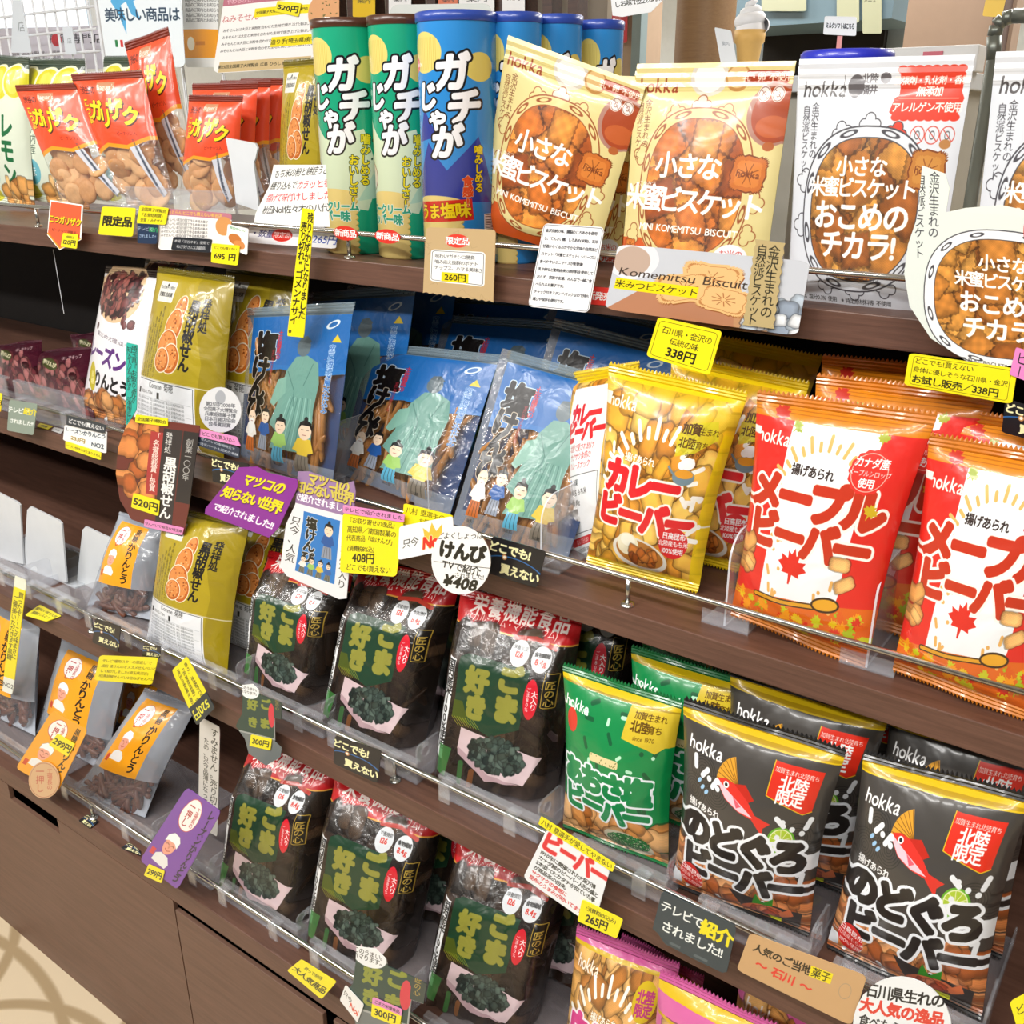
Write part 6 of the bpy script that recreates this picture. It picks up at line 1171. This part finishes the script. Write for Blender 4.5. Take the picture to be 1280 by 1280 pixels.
c = card('poster', 'rice cracker shop poster with yellow strips above the row of orange bags', 'poster', P4(284, -26, 424, -40, 424, 82, 266, 92), 1.32, A)
card('price_sticker', 'yellow price sticker reading 520 yen', '', P4(347, 1, 377, 4, 373, 21, 343, 14), 1.318, CA(110, 70, 'f0e020', ('520円', .5, .5, 36, K1, bd())), parent=c)
struct(box('wall_left', (-6.1, -3.5, 0), (-6, 6.0, 2.9), plain('back_wall_cream', 'cfd0cc', .8)))
zw = float(at(60, 34, 3.1)[2]); struct(box('window_1', (-6.0, 1.6, zw), (-5.985, 4.6, 2.6), plain('daylight_pane', 'e8f4ff', .5, emit=1.6)))
for i, wy in enumerate((1.6, 2.35, 3.1, 3.85, 4.6)): struct(box('trim_%d' % (i + 4), (-5.985, wy - .03, zw), (-5.94, wy + .03, 2.6), plain('sash', 'd0d4d8', .5)))
struct(box('trim_9', (-5.985, 1.57, zw - .06), (-5.93, 4.63, zw), plain('sash', 'd0d4d8', .5)))
for o_, nm_ in ((p, p.name) for p in [q for q in COL.objects if q.name.startswith('poster')][1:]):
    hw = max(abs(v_.co[0]) for v_ in o_.data.vertices) * .8; lo = min(v_.co[2] for v_ in o_.data.vertices)
    for sx_ in (-hw, hw): vv, ff = rod((sx_, .004, -o_.location[2] + .0), (sx_, .004, lo + .05), .002, 6); link('stand_rod', vv, ff, WG, o_)
# dark lattice cabinet behind the cans
DW = wood('dark_lattice_wood', '38241c', '54382c'); y = 1.95; b = at(560, 40, y)
lc = thing('slatted_rack', 'tall dark wooden slatted rack behind the crisp cans', 'rack', (b[0], y, 0))
x0, x1 = at(400, 20, y)[0] - b[0], at(722, 20, y)[0] - b[0]; n = 13
for i in range(n): xx = x0 + (x1 - x0) * i / (n - 1); box('slat', (xx - .012, -.02, 0), (xx + .012, .02, 2.3), DW, lc)
box('back_board', (x0, .12, 0), (x1, .14, 2.3), plain('pale_backboard', 'a49888', .8), lc)
for i, zz in enumerate((1.62, 1.9, 2.25)): box('cross_rail', (x0, .02, zz), (x1, .05, zz + .02), DW, lc)
for i, (xx, yy, w, h, cl, t) in enumerate(((455, 8, 14, 22, 'e8c020', 'yellow slip'), (500, 6, 14, 20, 'f0f0f0', 'white notice'), (596, 6, 22, 22, 'f0f0f0', 'larger white notice'), (560, 6, 12, 18, 'd87858', 'brown notice'), (642, 4, 14, 20, 'f0f0f0', 'white slip'))):
    card('notice', t + ' pinned to the dark rack above %s' % ('the left green can', 'the right green can', 'the gap left of the blue can', 'the front blue can', 'the second blue can')[i], 'notice', P4(xx - w, yy - h, xx + w, yy - h, xx + w, yy + h * .6, xx - w, yy + h * .6), 1.92, CA(100, 120, cl, ('案内', .5, .4, 30, '404040')))
card('sign', 'pale grey round cornered board rising behind the front blue can', 'sign', P4(488, 6, 614, 4, 618, 120, 486, 120), 1.22, Art(60, 60, 'c8ccc8'), shape=rrpts(0, 0, 1, 1, .08))
A = Art(200, 240, 'd83840'); A.text('お酒', 90, 30, 76, 'f8f0f0', b=.05); A.rect(50, 190, 150, 220, 'f8f4f0'); A.text('確認', 100, 205, 22, 'd83840')
for i in range(5): A.text('二十歳未満の方への販売', 14, 84 + i * 20, 14, 'f8d8d8', an='l')
card('poster', 'red alcohol notice poster between the blue cans and the wooden column', 'poster', P4(733, -10, 785, -10, 784, 54, 735, 50), 2.87, A)
card('sign', 'torn white strip with handwriting hanging above the tilted cream pouch', 'sign', P4(762, -20, 850, -30, 826, 18, 766, 22), 1.5, (lambda A: (A.text('しお味で仕上げました。', 12, 88, 25, K1, an='l', ang=-3, b=.02), A)[-1])(Art(290, 140, 'eef0f2')), shape=[(0, 0), (1, 0), (.95, .5), (.78, .92), (.45, .96), (.2, 1), (0, .94)])
PILL = wood('column_wood', '8c6c4c', '9c7c58', .5); CRM = plain('cream_strip', 'bca48c', .8); y = 3.0
def zb(nm, xa, xb, y, y2, m_, za=0, zb_=2.9, yy=60): a_, b_ = at(xa, yy, y)[0], at(xb, yy, y)[0]; return struct(box(nm, (a_, y, za), (b_, y2, zb_), m_))
col_a, col_b = at(815, 60, 2.6)[0], at(883, 60, 2.6)[0]
V, Fc = lathe([((col_b - col_a) / 2, 0), ((col_b - col_a) / 2, 2.9)], 36, (col_a + col_b) / 2, 2.75); struct(link('column', V, Fc, PILL, smooth=True))
zb('wall_partition', 722, 806, 2.9, 3.0, CRM)
zb('trim_1', 789, 800, 2.86, 2.9, plain('grey_trim', '8ca0a4', .6))
zb('wall_kitchen', 884, 1128, 4.4, 4.5, plain('kitchen_wall', '98a4a8', .7)); zb('wall_tan', 1128, 1262, 3.6, 3.7, plain('tan_wall', '9c8470', .7)); zb('trim_2', 1235, 1248, 3.5, 3.6, plain('dark_trim', '5c4840', .7))
zk = at(1000, 36, 4.38)[2]; zb('door_1', 955, 1105, 4.36, 4.4, DARKR, 0, zk, 50)
zb('trim_3', 884, 1110, 3.9, 4.35, plain('grey_hood', '6c8490', .4), at(1000, 30, 3.9)[2], 2.5)
for i, (x, w) in enumerate(((980, 28), (1060, 14), (1090, 12))): card('notice', 'faded menu paper on the kitchen wall, ' + ('leftmost', 'middle', 'rightmost')[i] + ' of three above the doorway', 'notice', P4(x - w, -20, x + w, -20, x + w, 14 + i * 14, x - w, 14 + i * 14), 3.88, CA(90, 120, 'b0b498', ('メニュー', .5, .3, 20, '585c50')))
# counter with the ice cream model
yc = 2.2; zc = at(930, 88, yc)[2] - .02; ct = thing('counter', 'pale counter top seen behind the white pouches, carrying the ice cream model', 'counter', (at(1000, 80, yc)[0], yc, 0)); cx = ct.location[0]
box('worktop', (at(880, 80, yc)[0] - cx, -.15, zc - .03), (at(1230, 80, yc)[0] - cx, .4, zc), plain('counter_white', 'c8ccd0', .5), ct, .002); box('cabinet', (at(890, 80, yc)[0] - cx, -.12, 0), (at(1220, 80, yc)[0] - cx, .38, zc - .03), plain('counter_side', 'a8a498', .6), ct)
ip = at(934, 88, yc); s = (at(952, 40, yc)[0] - at(915, 40, yc)[0]) / 2 * .95
ic = thing('ice_cream_model', 'large white soft serve ice cream cone model on the counter', 'model', (ip[0], yc, zc)); H0 = at(934, 38, yc)[2] - zc
V, Fc = lathe([(s * .55, 0), (s * .85, H0 * .72), (s * .98, H0 * .76), (s * 1.02, H0), (s * .8, H0)], 32); link('cone', V, Fc, plain('wafer', 'd8ac60', .6, bump=.3, scale=60), ic, smooth=True)
Ht = at(934, -4, yc)[2] - zc - H0; V, Fc = [], []; N = 150; m8 = 12
for i in range(N):
    t = i / (N - 1); a = t * 6.2832 * 3.6; R = s * (.72 * (1 - t) ** .9 + .02); rr = s * (.42 * (1 - t) + .10); c_ = Vector((R * math.cos(a), R * math.sin(a), H0 + Ht * .12 + t * Ht * .86)); d = Vector((-math.sin(a), math.cos(a), .1)).normalized(); u_ = Vector((0, 0, 1)); w_ = d.cross(u_)
    for j in range(m8): b_ = 6.2832 * j / m8; V.append(tuple(c_ + w_ * rr * math.cos(b_) + u_ * rr * math.sin(b_)))
for i in range(N - 1):
    for j in range(m8): Fc.append((i * m8 + j, i * m8 + (j + 1) % m8, (i + 1) * m8 + (j + 1) % m8, (i + 1) * m8 + j))
v2, f2 = lathe([(s * .98, H0), (s * .8, H0 + Ht * .3), (s * .4, H0 + Ht * .6), (.001, H0 + Ht * .9)], 24); V, Fc = join((V, Fc), (v2, f2)); link('soft_serve', V, Fc, plain('ice_white', 'e8e8ea', .5, noise=.02), ic, smooth=True)
card('sign', 'small white sign about soft serve standing on the counter behind the white pouch', 'sign', P4(1031, 20, 1071, 21, 1070, 45, 1029, 43), 2.18, CA(170, 100, 'f0f4fc', ('ミルクソフトはこちら', .5, .5, 30, '202838', dict(b=.05, sx=.5))))
sg = box('sign_post', (-.004, -.004, 0), (.004, .004, float(at(1050, 45, 2.19)[2] - zc)), plain('pink_post', 'd89090', .5)); sg.location = (float(at(1050, 45, 2.19)[0]), 2.19, zc); tag(sg, 'thin pink post carrying the small soft serve sign on the counter', 'post')
card('receipt', 'white paper slip hanging left of the ice cream model', 'paper', P4(893, 34, 914, 38, 922, 84, 902, 84), 2.15, CA(70, 150, 'e4e8ec', ('案内', .5, .4, 16, '9098a0')))
lid0 = onz(1058, 78, 1.50); 
# blue lidded tub behind the white pouch
y = 1.16; c0 = at(1059, 70, y); rr = abs(at(1115, 70, y)[0] - at(1003, 70, y)[0]) / 2; tb = thing('snack_tub', 'round tub with a bright blue lid behind the white biscuit pouch', 'tub', (c0[0], y, SH['A'][0])); h = c0[2] - SH['A'][0]
V, Fc = lathe([(rr * .9, 0), (rr * .95, .004), (rr * .95, h - .008)], 40); link('tub_body', V, Fc, plain('tub_white', 'c8ccd4', .4), tb, smooth=True); V, Fc = lathe([(rr * .97, h - .010), (rr, h - .008), (rr, h + .002), (rr * .94, h + .005), (.001, h + .005)], 40); link('lid', V, Fc, plain('lid_bright_blue', '2430c0', .3, coat=.4), tb, smooth=True)
tr_ = thing('card_tray', 'long white card tray on the counter behind the blue lid', 'tray', (at(1160, 70, 2.1)[0], 2.1, zc)); 
hx = abs(at(1222, 60, 2.1)[0] - at(1100, 60, 2.1)[0]) / 2; hz = max(.02, float(at(1160, 58, 2.1)[2] - zc)); box('tray_body', (-hx, 0, 0), (hx, .06, hz), plain('tray_white', 'dcdcdc', .5), tr_, .002); box('tray_label', (-hx * .1, -.003, hz * .2), (hx * .3, 0, hz * .8), plain('pink_label', 'c86878', .6), tr_)
# round-framed stool/mirror at the right edge, seen above the counter
y = 2.0; V, Fc = [], []; pts = [at(1242, 75, y), at(1243, 45, y), at(1246, 32, y), at(1254, 24, y), at(1266, 20, y), at(1330, 18, y)]
fr = thing('metal_frame', 'grey bent metal tube frame at the upper right picture edge', 'frame', (pts[0][0], y, 0)); L = [rod((0, 0, 0), (0, 0, pts[0][2]), .012, 12)]
for a_, b_ in zip(pts, pts[1:]): L.append(rod(a_ - np.array([pts[0][0], y, 0]), b_ - np.array([pts[0][0], y, 0]), .012, 12))
e_ = pts[-1] - np.array([pts[0][0], y, 0]); L.append(rod((e_[0], 0, e_[2]), (e_[0], 0, 0), .012, 12)); V, Fc = join(*L); link('tube', V, Fc, plain('tube_grey', '7c8078', .35, .6), fr, smooth=True)
box('panel', (.02, .004, 0), (float(e_[0]), .012, float(pts[0][2])), plain('panel_tan', 'a88c70', .7), fr)
card('sign', 'yellow hanging tag high at the right beside the metal frame', 'sign', P4(1236, -20, 1262, -22, 1252, 22, 1228, 20), 2.4, Art(60, 90, 'e8c048'))
# thin white thread hanging under the top shelf at the left
a_, b_ = at(66.5, 312, .96), at(80, 392, .96); v, f = rod((0, 0, 0), tuple(b_ - a_), .0006, 6); th = link('thread', v, f, WG, loc=a_); tag(th, 'thin white thread hanging under the top shelf at left', 'thread')
G.o.hide_render = True; bpy.data.objects.remove(G.o)
